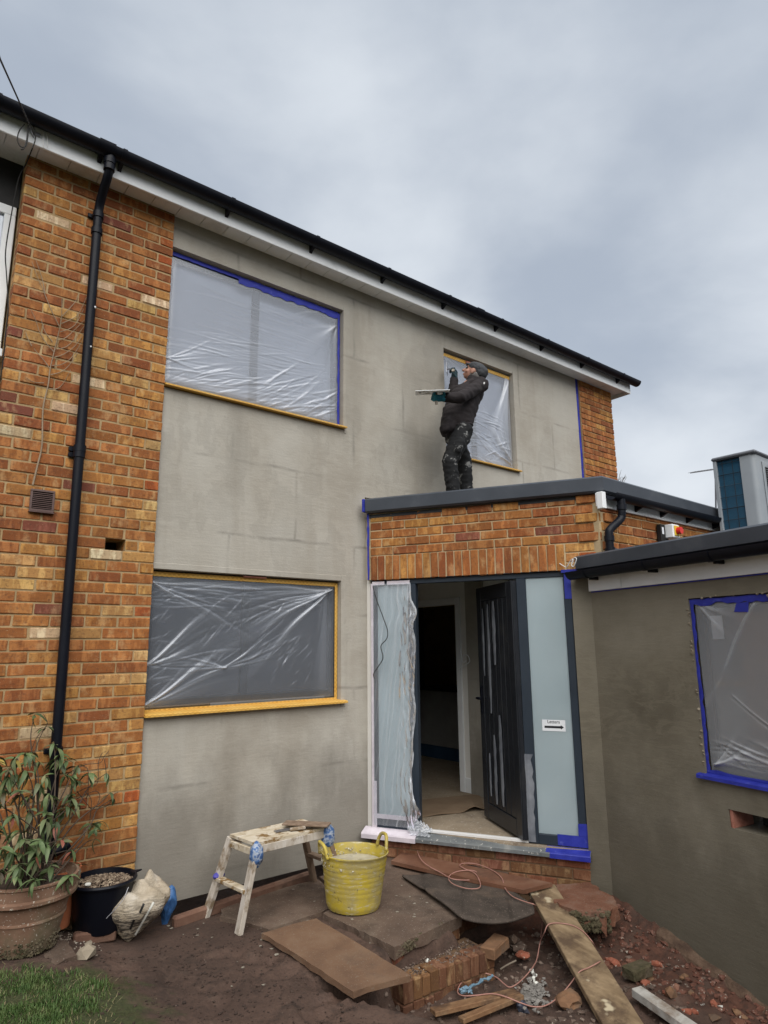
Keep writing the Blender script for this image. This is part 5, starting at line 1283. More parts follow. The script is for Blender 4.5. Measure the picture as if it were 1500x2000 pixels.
GRN = [(.056, .090, .032), (.080, .118, .046), (.042, .068, .028), (.115, .140, .066), (.098, .108, .056)]
nl = 0; extra = MB(); random.shuffle(tips)
M['leaf_joined'] = nm('shrub_leaf_joined', [(.34, (.035, .060, .024)), (.46, (.085, .130, .048)), (.58, (.125, .165, .075)), (.70, (.20, .19, .09))], scale=16, detail=2, rough=.5, bump=0)
for p, n in tips:
    ph = random.uniform(0, 6.3)
    whorls = [(p, n)]
    if n > 4:
        d = (p-root0); whorls += [] if random.random() < .3 else [(p-d*random.uniform(.08, .16)+Vector((random.uniform(-.05, .05), random.uniform(-.04, .04), random.uniform(-.03, .03))), n-2), (p+Vector((random.uniform(-.08, .08), random.uniform(-.08, .02), random.uniform(-.08, .05))), n-1)]
    for w_, (q, m_) in enumerate(whorls):
        q = Vector(q); q.y = min(q.y, -.035)
        for k in range(m_):
            a = ph+k*2.4+w_; pitch = random.uniform(-.25, 1.05); sc = random.uniform(.75, 1.15); back = Vector((0, 0, -.010*(k//3)))
            mt = Matrix.Translation(q+back-root0) @ Matrix.Rotation(a, 4, 'Z') @ Matrix.Rotation(pitch, 4, 'Y') @ Matrix.Rotation(random.uniform(-.5, .5), 4, 'X') @ Matrix.Scale(sc, 4)
            if (mt @ Vector((.06, 0, 0))+root0).y > -.015: continue
            if nl < 300 and w_ == 0:
                o = bpy.data.objects.new('leaf', random.choice(LV)); COL.objects.link(o); o.parent = plant; o.matrix_local = mt
                c = random.choice(GRN) if random.random() < .86 else random.choice([(.28, .08, .06), (.30, .22, .05), (.07, .05, .025)])
                o.color = (*c, 1); nl += 1
            else:
                me = random.choice(LV); extra.add([mt @ v.co+root0 for v in me.vertices], [tuple(f.vertices) for f in me.polygons])
        if w_: sm2 = MB().tube([q, q+(p-q)*.9], .0015, 4); extra.add(sm2.v, sm2.f)
extra.build('leaf', 'leaf_joined', plant, smooth='all', kind='stuff')

BC = Vector((-.262, -.215, -.10))
bk = thing('black_bucket', 'black plastic bucket filled with gravel between pot and sack', 'bucket', BC)
MB().lathe(BC, [(0, 0), (.140, 0), (.148, .01), (.178, .25), (.190, .252), (.194, .262), (.188, .272), (.178, .272), (.172, .24), (.15, .05)], 44).build('bucket_body', 'black', bk, smooth=True)
MB().prism([BC+Vector((.17, -.03, .262)), BC+Vector((.225, -.012, .268)), BC+Vector((.17, .03, .262))], (0, 0, .008)).build('pouring_lip', 'black', bk)
mb = MB()
for i in range(1100):
    r_ = .168*math.sqrt(random.random()); a = random.uniform(0, 6.3); mb.rock(BC+Vector((r_*math.cos(a), r_*math.sin(a), .238+.02*(1-r_/.17)+random.uniform(0, .006))), random.uniform(.004, .008), .7)
M['peagravel'] = nm('brown_pea_gravel', [(.3, (.07, .048, .032)), (.5, (.16, .115, .08)), (.68, (.36, .29, .21))], scale=45, detail=1, rough=.8, bump=.2)
mb.build('gravel', 'peagravel', bk, kind='stuff')
mb = MB(); mb.tube(smooth_path([BC+Vector((.10, -.155, .235)), BC+Vector((.06, -.172, .17)), BC+Vector((-.02, -.168, .10))], 5), .0022, 6); M['wire'] = nm('steel_wire', [(.3, (.25, .25, .27)), (.7, (.35, .35, .37))], rough=.35, metal=.8, bump=0); mb.build('handle', 'wire', bk)
MB().rock(BC+Vector((-.10, -.05, .265)), .022, .6, 2, .2).solo('white_pebble', 'whitebit', 'pale pebble on top of the gravel in the black bucket', 'pebble')

def sackmat():
    t = NT('woven_sack'); c = t.coords()
    col = t.ramp(t.noise(c, 7, 5), [(.3, (.33, .265, .18)), (.55, (.45, .385, .295)), (.75, (.55, .51, .45))])
    st = t.noise(t.n('ShaderNodeMapping', {'Vector': c, 'Scale': (2, 2, 14), 'Rotation': (.15, .25, 0)}).outputs[0], 6, 5, .65, .8)
    z = t.n('ShaderNodeSeparateXYZ', {0: c}).outputs['Z']
    low = t.n('ShaderNodeMapRange', {'Value': z, 'From Min': .13, 'From Max': .27, 'To Min': 1, 'To Max': 0}).outputs[0]
    f = t.mix(1.0, t.ramp(st, [(.45, 0), (.53, 1)]), low, 'MULTIPLY'); col = t.mix(f, col, (.060, .050, .040))
    col = t.mix(t.ramp(t.noise(c, 5, 5, .7), [(.50, 0), (.62, .8)]), col, (.17, .125, .085))
    t.set(Base_Color=col, Roughness=.6, Normal=t.bump(t.mix(.5, st, t.noise(c, 26, 6, .7, 1.2)), 1.0, .02)); return t.m
M['sack'] = sackmat()
def sack(name, c, sx, sy, h, mat, label, cat, tipd, seed, parts=True):
    bm = bmesh.new(); bmesh.ops.create_uvsphere(bm, u_segments=84, v_segments=60, radius=1)
    for v in bm.verts:
        x, y, z = v.co; t = (z+1)/2
        k = (.30+1.15*t**.6) if t < .40 else .964+.12*math.sin((t-.40)/.6*2.2)-.55*max(0, t-.72)**1.1
        v.co = Vector((x*sx*k, y*sy*k, h*(1-(1-t)**1.35)))
        v.co += Vector((tipd[0]*(1-t)**1.6, tipd[1]*(1-t)**1.6, 0))
        n_ = mnoise.noise((v.co.x*9+seed, v.co.y*9, v.co.z*7)); a_ = math.atan2(y, x); rad = math.hypot(x, y)
        f = .03*n_-.022*abs(mnoise.noise((math.cos(a_)*2.2+seed+z*.8, math.sin(a_)*2.2+z*1.6, 4)))*(.4+t)+.006*mnoise.noise((v.co.x*24, v.co.y*24, v.co.z*14+seed))
        v.co += Vector((x, y, 0))*f
        # folded mouth: creases running across the top, one raised ear
        top = max(0, (t-.70)/.30)
        v.co.z += top*(.022*math.sin(v.co.x*46+v.co.y*20+seed)+.03*mnoise.noise((v.co.x*14, v.co.y*14, seed)))+top*.09*math.exp(-((v.co.x-.055)/.035)**2-((v.co.y-.02)/.05)**2)-top*.02
    mb = MB(); bm.verts.index_update(); mb.add([Vector(c)+v.co for v in bm.verts], [tuple(v.index for v in f.verts) for f in bm.faces]); bm.free()
    return mb
SC = G(268, 1838, -.16)+Vector((.04, .10, -.01))
st = thing('rubble_sack', 'dirty white woven sack of rubble slumped between bucket and wall', 'sack', SC)
sk = sack('sack', SC, .180, .15, .30, 'sack', '', '', (-.075, -.05), 2.0).build('sack_body', 'sack', st, smooth='all')
from mathutils.bvhtree import BVHTree
bv = BVHTree.FromPolygons([v.co+SC for v in sk.data.vertices], [tuple(p.vertices) for p in sk.data.polygons])
def project_strip(u0, v0, u1, v1, w, mat, name, parent, n=10):
    P = []; a = Vector((u1-u0, v1-v0)).normalized(); nrm = Vector((-a.y, a.x))
    for i in range(n):
        t = i/(n-1); row = []
        for s_ in (-1, 0, 1):
            u, v = u0+(u1-u0)*t+nrm.x*s_*w, v0+(v1-v0)*t+nrm.y*s_*w
            d = ray(u, v); h = bv.ray_cast(CAM, d.normalized())
            if h[0] is None: return
            row.append(h[0]+h[1].normalized()*.0015*(1 if h[1].dot(CAM-h[0]) > 0 else -1))
        P.append(row)
    MB().grid(P).build(name, mat, parent)
project_strip(273, 1783, 281, 1765, 2.2, 'blackm', 'printed_bar', st); project_strip(254, 1815, 262, 1796, 2.2, 'blackm', 'printed_bar', st)
project_strip(264, 1826, 300, 1762, 1.8, 'whitebit', 'sack_seam', st, 20)
M['bluesack'] = nm('blue_plastic_sack', [(.3, (.035, .10, .25)), (.7, (.06, .16, .36))], scale=9, rough=.4, bump=.6, bscale=25, bdist=.01)
BS = SC+Vector((.205, .11, -.05))
sack('b', BS, .060, .055, .22, '', '', '', (0, 0), 7.0).solo('blue_sack', 'bluesack', 'bright blue plastic sack tucked behind the white rubble sack', 'sack', BS, smooth='all')

# ------------------------------------------------------------------ hop-up, tools and tub
M['hopwood'] = wood('splashed_hop_up', [(.3, (.34, .29, .23)), (.5, (.46, .41, .35)), (.75, (.58, .55, .51))], (9, 9, 3), dirt=(.21, .155, .10), dpos=(.50, .62), dscale=9)
M['hoptop'] = wood('splashed_hop_up_top', [(.3, (.38, .31, .21)), (.5, (.52, .45, .34)), (.75, (.62, .58, .50))], (3, 9, 9), dirt=(.20, .12, .045), dpos=(.52, .60), dscale=11)
M['hopdark'] = wood('brown_hop_up_leg', [(.3, (.13, .085, .055)), (.7, (.25, .18, .13))], (9, 9, 3))
M['wrap'] = nm('blue_white_wrap', [(.34, (.035, .075, .20)), (.48, (.07, .15, .34)), (.55, (.36, .40, .46)), (.64, (.05, .10, .25))], scale=26, detail=4, rough=.5, bump=.7, bscale=35, bdist=.01)
M['wrap_violet'] = nm('violet_tape', [(.3, (.05, .045, .26)), (.7, (.09, .085, .36))], scale=20, rough=.5, bump=.6)
hop = thing('hop_up', 'plaster-splashed wooden hop-up platform with blue wrapped corners', 'work platform', (.82, -.44, -.19))
LT = {'a': (.505, -.335), 'b': (.535, -.625), 'c': (1.075, -.60), 'd': (1.06, -.315)}
tz = .305
bl, fl, frr, br = [Vector((*LT[k], tz)) for k in 'abcd']
ctr = (bl+fl+frr+br)/4
MB().prism([ctr+(p-ctr)*1.03+Vector((0, 0, -.018)) for p in (bl, fl, frr, br)], (0, 0, .018)).build('top', 'hoptop', hop)
ap = MB(); ap.bar(fl+Vector((0, 0, -.042)), frr+Vector((0, 0, -.042)), .020, .046, c=.002).bar(bl+Vector((0, 0, -.042)), br+Vector((0, 0, -.042)), .020, .046, c=.002); ap.build('side_rail', 'hopwood', hop)
GZ_ = {k: ground_z(*p) for k, p in (('a', (.390, -.245)), ('b', (.428, -.63)))}
legs = [(bl, (.388, -.245, GZ_['a']-.004), 'hopwood'), (fl, (.428, -.632, GZ_['b']-.004), 'hopwood'), (frr, (1.245, -.585, TZ-.006), 'hopdark'), (br, (1.235, -.215, TZ-.012), 'hopdark')]
lm_ = []
for p, q, m in legs:
    a = p+Vector((0, 0, -.022)); q = Vector(q)
    MB().bar(a, q, .058, .032, (1, 0, .2), .003).build('leg', m, hop)
    lm_.append((a, q))
for (i, j, m) in ((0, 1, 'hoptop'), (3, 2, 'hopdark')):
    MB().bar(lm_[i][0].lerp(lm_[i][1], .52), lm_[j][0].lerp(lm_[j][1], .52), .05, .022, (0, 0, 1), .002).build('rung', m, hop)
    MB().bar(lm_[i][0].lerp(lm_[i][1], .07), lm_[j][0].lerp(lm_[j][1], .07), .022, .04, (0, 0, 1), .002).build('cross_rail', m, hop)
def blob_wrap(c, r, mat, name, parent, sx=1, sy=1, sz=1):
    mb = MB(); bm = bmesh.new(); bmesh.ops.create_icosphere(bm, subdivisions=3, radius=1); bm.verts.index_update()
    mb.add([Vector(c)+Vector((v.co.x*r*sx, v.co.y*r*sy, v.co.z*r*sz))*(1+.22*mnoise.noise(v.co*2.6+Vector(c)*9)) for v in bm.verts], [tuple(v.index for v in f.verts) for f in bm.faces]); bm.free()
    return mb.build(name, mat, parent, smooth='all')
blob_wrap(fl+Vector((.0, -.005, -.068)), .042, 'wrap', 'corner_wrap', hop, 1.05, .95, 1.75)
blob_wrap(frr+Vector((.02, -.0, -.062)), .045, 'wrap', 'corner_wrap', hop, 1.05, .95, 1.75)
blob_wrap(lm_[0][0].lerp(lm_[0][1], .49), .028, 'wrap_violet', 'tape_wrap', hop, 1.35, 1.0, .8)
fb = MB(); a, b = G(555, 1607, tz+.028), G(643, 1611, tz+.028); fb.bar(a, b, .10, .012, c=.003)
fb.solo('wooden_board', 'hopdark', 'small rough wooden board laid across the far end of the hop-up', 'board')
ft = thing('float_tool', 'small plastering tool with wooden handle lying on the hop-up top', 'trowel', G(560, 1622, tz))
a, b = G(537, 1624, tz+.006), G(566, 1619, tz+.008); MB().bar(a, b, .045, .004).build('blade', 'wire', ft)
a, b = G(566, 1620, tz+.014), G(597, 1616, tz+.018); MB().bar(a, b, .026, .02, c=.006).build('handle', 'hopwood', ft)

TC = G(690, 1771, TZ)
tub = thing('flexible_tub', 'dirty yellow flexible tub of cloudy water with two loop handles', 'tub', TC)
def tubmat():
    t = NT('yellow_rubber'); c = t.coords()
    col = t.ramp(t.noise(c, 4, 4), [(.3, (.40, .30, .030)), (.7, (.50, .39, .05))])
    col = t.mix(t.ramp(t.noise(c, 6, 6, .7), [(.42, 0), (.62, .85)]), col, (.30, .25, .12))
    col = t.mix(t.ramp(t.noise(t.n('ShaderNodeMapping', {'Vector': c, 'Scale': (3, 3, 14)}).outputs[0], 5, 5, .7), [(.55, 0), (.66, .8)]), col, (.50, .46, .32))
    col = t.mix(t.ramp(t.noise(c, 26, 3, .6), [(.66, 0), (.70, .8)]), col, (.09, .075, .05))
    t.set(Base_Color=col, Roughness=.5, Normal=t.bump(t.noise(c, 30, 5), .25, .004)); return t.m
M['tub'] = tubmat()
H_ = .335; prof = [(0, 0), (.150, 0), (.166, .006), (.172, .02)]
for i in range(1, 30):
    z = .02+i/30*(H_-.035); r_ = .172+(.046)*(z/H_)
    rib = .0022 if i % 3 == 0 and i > 6 else 0
    prof.append((r_+rib, z))
prof += [(.219, H_-.012), (.224, H_-.006), (.224, H_), (.217, H_+.001), (.213, H_-.01)]+[(.167+.046*(z/H_), z) for z in (.29, .2, .1, .02)]
TXF = Matrix.Translation(TC) @ Matrix.Rotation(R(2), 4, 'Y')
mb = MB(); mb.lathe((0, 0, 0), prof, 72, wob=.012); mb.v = [tuple(TXF @ Vector(v)) for v in mb.v]; mb.build('tub_body', 'tub', tub, smooth=True)
for a0 in (R(-14), R(166)):
    ca, sa = math.cos(a0), math.sin(a0); pts = []
    for i in range(13):
        t = -1+2*i/12; w_ = .085*t*(1.15-.25*abs(t)); rr = .219-.010*(1-t*t)
        hgt = .085*(1-abs(t)**3.2); ang = a0+w_/.219
        pts.append(TC+Vector((rr*math.cos(ang)+.02*(1-t*t)*ca, rr*math.sin(ang)+.02*(1-t*t)*sa, H_-.006+hgt)))
    MB().tube(smooth_path(pts, 3), [.0115]*((len(pts)-1)*3+1), 10).build('handle', 'tub', tub, smooth='all')
M['slurry'] = nm('cloudy_plaster_water', [(.3, (.30, .275, .21)), (.5, (.42, .39, .31)), (.7, (.50, .475, .40))], scale=7, rough=.18, bump=.1, bscale=8, bdist=.01, dirt=(.24, .215, .16), dpos=(.5, .62), dscale=8)
MB().lathe(TC, [(0, .262), (.1, .262), (.203, .262)], 40).build('water', 'slurry', tub)
mb = MB()
for i in range(34):
    a = random.gauss(2.2, .9); z = random.uniform(.262, .30); r_ = .166+.046*(z/H_); mb.rock(TC+Vector((r_*math.cos(a), r_*math.sin(a), z)), random.uniform(.004, .010), .8)
mb.build('plaster_crust', 'slurry', tub, kind='stuff')

# ------------------------------------------------------------------ pink extension cable
M['cable'] = nm('pink_cable', [(.3, (.30, .15, .12)), (.7, (.40, .21, .17))], scale=20, rough=.55, bump=.05)
cz = MZ+.016; bz = -.088
cp = [(815, 1626, .03), (813, 1640, -.03), (814, 1658, -.07), (822, 1678, -.078), (838, 1692, bz), (862, 1705, bz-.01), (882, 1716, cz+.01), (905, 1719, cz), (928, 1717, cz), (934, 1708, cz), (926, 1701, bz), (908, 1700, bz), (888, 1704, bz-.01), (876, 1714, cz), (884, 1726, cz), (910, 1735, cz), (934, 1735, cz), (938, 1725, cz+.006), (928, 1706, bz), (908, 1697, bz), (898, 1690, bz), (908, 1686, bz), (932, 1688, bz), (962, 1700, bz), (980, 1715, bz), (986, 1734, cz), (1000, 1750, cz), (1022, 1760, cz), (1042, 1766, cz)]
cb = thing('extension_cable', 'thin pink cable trailing from the threshold over mat, plank and pit in loops', 'cable', G(930, 1720, cz))
mb = MB(); mb.tube(smooth_path([G(*c) for c in cp], 5), .0034, 7)
def on_plank(u, v): # plank top surface
    n = dirp.cross(Vector((0, 0, 1)).cross(dirp)).normalized(); return onplane(u, v, n, pa)+Vector((0, 0, .005))
cp2 = [G(1042, 1766, cz-.02), G(1046, 1775, -.2)]
mb.tube(smooth_path([G(1042, 1766, cz), G(1050, 1772, -.2), G(1060, 1790, -.33), G(1056, 1830, -.38)], 5), .0034, 7)
lo = -.385
loop = [G(1050, 1870, lo), G(1055, 1840, -.33), G(1063, 1822, -.24), on_plank(1072, 1807), on_plank(1095, 1805), on_plank(1120, 1810), on_plank(1140, 1822), on_plank(1156, 1840), G(1163, 1853, -.30), G(1164, 1862, -.36)]
mb.tube(smooth_path(loop, 5), .0034, 7)
loop2 = [G(1170, 1878, -.36), on_plank(1172, 1880), on_plank(1150, 1892), on_plank(1132, 1900), G(1115, 1920, -.33), G(1100, 1938, -.36), G(1080, 1956, -.37), G(1062, 1965, -.385), G(1040, 1966, lo), G(1015, 1958, lo+.02), G(985, 1946, -.345), G(960, 1941, -.35), G(930, 1944, -.36), G(905, 1945, -.375), G(894, 1938, lo), G(900, 1921, lo), G(918, 1906, lo), G(945, 1901, lo), G(968, 1908, lo), G(985, 1922, lo), G(995, 1928, lo), G(1008, 1923, lo), G(1025, 1908, lo), G(1040, 1890, lo), G(1048, 1875, lo), G(1052, 1855, -.37)]
mb.tube(smooth_path(loop2, 5), .0034, 7)
mb.build('cable', 'cable', cb, smooth='all')

# ------------------------------------------------------------------ heat pump, isolator, aerial, twigs
M['hpgrey'] = nm('grey_sheet_metal', [(.3, (.24, .265, .29)), (.7, (.30, .325, .35))], scale=3, rough=.4, bump=.03, dirt=(.27, .28, .28), dpos=(.55, .8))
M['hplid'] = nm('dark_grey_lid', [(.3, (.11, .115, .13)), (.7, (.15, .155, .17))], rough=.45, bump=.03)
t = NT('blue_coil_fins'); c = t.coords(); wv = t.n('ShaderNodeTexWave', {'Vector': c, 'Scale': 34.0, 'Distortion': .4}, bands_direction='Z').outputs['Fac']
t.set(Base_Color=t.mix(t.ramp(wv, [(.2, 0), (.8, .35)]), (.010, .062, .115), (.016, .085, .15)), Roughness=.4, Normal=t.bump(wv, .5, .01)); M['coil'] = t.m
hx0, hy0, hy1, hz0, hz1 = 4.6, -2.265, -1.905, 2.22, 3.20
hpu = thing('heat_pump', 'grey air-source heat pump with blue side coil standing on the extension roof', 'heat pump', (5.1, -2.1, 2.165))
cab = MB()
pr = [(hx0+.03, hy0+.13)]+[(hx0+.045-.045*math.cos(a), hy0+.045-.045*math.sin(a)) for a in [i*math.pi/2/6 for i in range(7)]]+[(hx0+1.05, hy0), (hx0+1.05, hy1), (hx0+.05, hy1), (hx0+.05, hy0+.13)]
pr[0] = (hx0, hy0+.13)
cab.prism([(x, y, hz0) for x, y in pr], (0, 0, hz1-hz0)); cab.build('cabinet', 'hpgrey', hpu, smooth=True)
MB().box(WORLD, (hx0+.018, hx0+.049), (hy0+.135, hy1-.02), (hz0+.01, hz1-.005)).build('coil', 'coil', hpu)
MB().box(WORLD, (hx0-.01, hx0+.02), (hy1-.022, hy1+.01), (hz0, hz1), .004).build('corner_rail', 'hpgrey', hpu)
MB().box(WORLD, (hx0-.022, hx0+1.07), (hy0-.02, hy1+.02), (hz1+.001, hz1+.035), .012).build('lid', 'hplid', hpu)
gd = MB()
for i in range(9): gd.tube([(hx0+.004, hy0+.135, hz0+.08+i*.108), (hx0+.004, hy1-.02, hz0+.08+i*.108)], .0025, 5)
for y in (hy0+.20, hy0+.29): gd.tube([(hx0+.006, y, hz0), (hx0+.006, y, hz1)], .0025, 5)
gd.build('wire_guard', 'blackm', hpu)
MB().box(WORLD, (hx0+.14, hx0+.98), (hy0-.012, hy0-.001), (hz0+.06, hz1-.05), .004).build('front_panel', 'hpgrey', hpu)
gb = MB().box(WORLD, (hx0+.18, hx0+.94), (hy0-.016, hy0-.013), (hz0+.10, hz1-.10)).build('fan_opening', 'blackm', hpu)
for i in range(38):
    z = hz0+.11+i*.0205; MB().box(WORLD, (hx0+.18, hx0+.94), (hy0-.026, hy0-.017), (z, z+.007)).build('grille_slat', 'hplid', hpu)
MB().tube([(hx0+.25, hy0-.026, hz1-.075), (hx0+.45, hy0-.026, hz1-.075)], .006, 6).build('badge', 'hplid', hpu)
for x in (hx0+.15, hx0+.85): MB().box(WORLD, (x, x+.08), (hy0-.02, hy1+.02), (2.15, hz0-.001), .004).build('foot', 'blackm', hpu)

isx, iz = 3.70, 2.37
iso = thing('isolator_switch', 'grey isolator switch with yellow plate and red knob on the porch side wall', 'switch', (isx+.08, -1.83, iz))
MB().box(WORLD, (isx-.075, isx-.002), (-1.835, -1.795), (iz-.03, iz+.135), .004).build('backing', 'blackm', iso)
MB().box(WORLD, (isx, isx+.115), (-1.90, -1.795), (iz+.02, iz+.135), .006).build('enclosure', 'white', iso)
MB().box(WORLD, (isx-.02, isx+.05), (-1.83, -1.795), (iz-.08, iz+.018), .004).build('cable_gland', 'blackm', iso)
M['yellow'] = nm('yellow_plate', [(.3, (.62, .40, .03)), (.7, (.70, .48, .05))], rough=.4, bump=.02); M['red'] = nm('red_knob', [(.3, (.55, .025, .02)), (.7, (.65, .04, .03))], rough=.35, bump=.02)
MB().box(WORLD, (isx+.018, isx+.10), (-1.908, -1.9005), (iz+.035, iz+.122), .003).build('plate', 'yellow', iso)
MB().tube([(isx+.06, -1.909, iz+.078), (isx+.06, -1.945, iz+.078)], .030, 20).build('knob', 'red', iso)
MB().box(WORLD, (isx-.06, isx-.03), (-1.8365, -1.8355), (iz+.05, iz+.11)).build('label', 'paper', iso)

def far(u, v, d): return CAM+ray(u, v)*d
ae = thing('tv_aerial', 'thin rooftop television aerial seen beyond the heat pump', 'aerial', far(1400, 1040, 14))
MB().tube([far(1399, 1040, 14), far(1397, 912, 14)], .018, 6).build('mast', 'hplid', ae)
b = MB(); b.tube([far(1348, 924, 14), far(1410, 915, 14)], .010, 5)
for i in range(8): p = far(1352+i*6, 923.4-i*.9, 14); b.tube([p-Vector((.06, -.06, .0)), p+Vector((.06, -.06, .03))], .004, 4)
b.build('boom', 'hplid', ae)
M['bark'] = nm('grey_bark', [(.3, (.10, .09, .08)), (.7, (.17, .15, .13))], rough=.9, bump=.4)
bt_ = thing('bare_tree', 'tips of a distant bare tree just right of the house corner', 'tree', (far(1205, 1000, 30).x, far(1205, 1000, 30).y, -.2))
b0_ = far(1196, 990, 30); mb = MB(); mb.tube([(b0_.x, b0_.y, -.3), (b0_.x, b0_.y, 4), b0_], [.16, .11, .05], 8); mb.build('trunk', 'bark', bt_)
mb = MB()
for (u1, v1) in ((1222, 927), (1212, 922), (1218, 936), (1206, 925), (1224, 932), (1210, 940)):
    a = far(1198, 960, 30); e = far(u1, v1, 30+random.uniform(-1, 1)); m_ = a.lerp(e, .6)+Vector((0, 0, -.1)); mb.tube(smooth_path([a, m_, e], 4), [.02-.0015*i for i in range(9)], 5)
    for k in range(3): q = a.lerp(e, random.uniform(.5, .95)); mb.tube([q, q+Vector((random.uniform(-.3, .3), random.uniform(-.3, .3), random.uniform(.0, .25)))], .006, 4)
mb.tube([b0_, far(1198, 960, 30)], [.05, .02], 6); mb.build('branch', 'bark', bt_)

# ------------------------------------------------------------------ overhead cable, fascia bracket, wall cable
oc_ = thing('telephone_cable', 'black overhead telephone cable with spare loops hooked on the white fascia', 'cable', FAC(-1.2, EO+.02, SZ))
yb = -(EO+.01)
anchor = V(66, 262, yb); far_end = onplane(0, 115, (0, 1, 0), (0, -1.6, 0)); ext_end = far_end+(far_end-anchor)*6
ext_end.z += 1.2
mb = MB(); mb.tube([anchor, far_end, ext_end], .0045, 6); mb.tube([V(44, 205, yb-.10), V(58, 235, yb-.05)], .010, 8); mb.build('line', 'blackm', oc_)
mb = MB()
for pts in (((48, 243), (38, 255), (34, 272), (40, 286), (50, 286), (54, 268), (55, 245)), ((62, 240), (68, 255), (69, 272), (64, 288)), ((55, 245), (52, 275), (47, 290), (41, 292))):
    mb.tube(smooth_path([V(u, v, yb-.03) for u, v in pts], 5), .004, 6)
mb.build('loop', 'blackm', oc_)
mb = MB(); mb.bar(V(57, 252, yb-.004), V(66, 267, yb-.004), .018, .006).box(FAC, (V(73, 262, yb).x-.02, V(73, 262, yb).x+.02), (EO+.001, EO+.012), (V(73, 262, yb).z-.012, V(73, 262, yb).z+.012), .002); mb.build('bracket', 'wire', oc_)
mb = MB(); mb.tube(smooth_path([V(64, 288, -.1), FAC(-1.055, .004, 4.80), V(36, 350, .03), V(22, 420, .06), V(11, 490, .06), V(13, 540, .06), V(16, 600, .04), V(11, 650, .04), V(4, 720, .04), V(-10, 790, .04)], 5), .004, 6); mb.build('wall_cable', 'blackm', oc_)
for u in (85, 93): MB().tube([V(u-1, 253, yb-.003), V(u, 288, yb-.003)], .003, 5).build('clip', 'soffit', oc_)

M['vine'] = nm('dry_vine_stem', [(.3, (.22, .16, .10)), (.7, (.36, .28, .20))], rough=.9, bump=.3)
vine = thing('climber', 'bare dry stems of a climbing plant spread over the brick pier', 'climbing plant', V(65, 945, -.01))
def vpx(L): return [V(x/5, 380+y/5, -.010-.004*random.random()) for x, y in L]
mb = MB(); main = [V(u, v, -.012) for u, v in ((64, 947), (73, 910), (82, 868), (84, 798), (94, 752))]+vpx([(490, 1700), (530, 1530), (575, 1340), (600, 1200), (605, 1010)])
ms_ = smooth_path(main, 5); mb.tube(ms_, [.0062-.0045*i/len(ms_) for i in range(len(ms_))], 6); mb.build('stem', 'vine', vine)
for L in ([(580, 1290), (510, 1150), (440, 980), (360, 790), (310, 650)], [(440, 960), (410, 820), (350, 640)], [(530, 1540), (460, 1460), (390, 1350), (350, 1230), (300, 1120)], [(515, 1440), (440, 1340), (400, 1210)], [(600, 1260), (690, 1220), (770, 1160), (855, 980)], [(590, 1340), (680, 1310), (750, 1250), (815, 1120)], [(570, 1420), (640, 1400), (730, 1320), (840, 1210)], [(550, 1510), (640, 1490), (720, 1420), (840, 1260)], [(530, 1590), (620, 1560), (730, 1480), (830, 1340)], [(510, 1670), (600, 1660), (700, 1590), (815, 1410)], [(495, 1760), (600, 1730), (680, 1660), (760, 1540)], [(480, 1900), (560, 1895), (620, 1840), (690, 1710)], [(605, 1190), (680, 1110), (740, 1040), (760, 980)], [(430, 1840), (330, 1830), (240, 1780)], [(310, 1480), (270, 1400), (250, 1340)], [(480, 1690), (430, 1620), (360, 1540), (330, 1500)]):
    p = smooth_path(vpx(L), 4); MB().tube(p, [.0034-.0022*i/len(p) for i in range(len(p))], 5).build('branch', 'vine', vine)

# dark trees added out of view behind the camera, for their reflections and shade
M['hedge'] = nm('dark_evergreen', [(.3, (.020, .030, .014)), (.7, (.05, .07, .03))], scale=2, rough=.9, bump=.8, bscale=5, bdist=.1)
mb = MB()
for i in range(26):
    x = -30+i*2.6; h = random.uniform(2.2, 4.2); mb.rock((x, -24+random.uniform(-2, 2), h*.8), h, 1.1, 3, .3)
mb.build('far_trees', 'hedge', None, kind='stuff')

# ------------------------------------------------------------------ the plasterer
def cap(bm, a, b, ra, rb, flat=None):
    """tapered capsule; flat = (axis vector, factor) squashes it along an axis"""
    a, b = Vector(a), Vector(b); n = max(2, int((b-a).length/.03)+1)
    for i in range(n+1):
        t = i/n; r_ = ra+(rb-ra)*t
        mt = Matrix.Translation(a.lerp(b, t))
        if flat:
            ax = Vector(flat[0]).normalized(); k = flat[1]
            S = Matrix.Identity(3)
            for p in range(3):
                for q in range(3): S[p][q] += (k-1)*ax[p]*ax[q]
            mt = mt @ S.to_4x4()
        bmesh.ops.create_icosphere(bm, subdivisions=2, radius=r_, matrix=mt)
def ell(bm, c, rad, rot=None):
    mt = Matrix.Translation(Vector(c)) @ (rot.to_4x4() if rot else Matrix.Identity(4)) @ Matrix.Diagonal((*rad, 1))
    bmesh.ops.create_icosphere(bm, subdivisions=3, radius=1, matrix=mt)
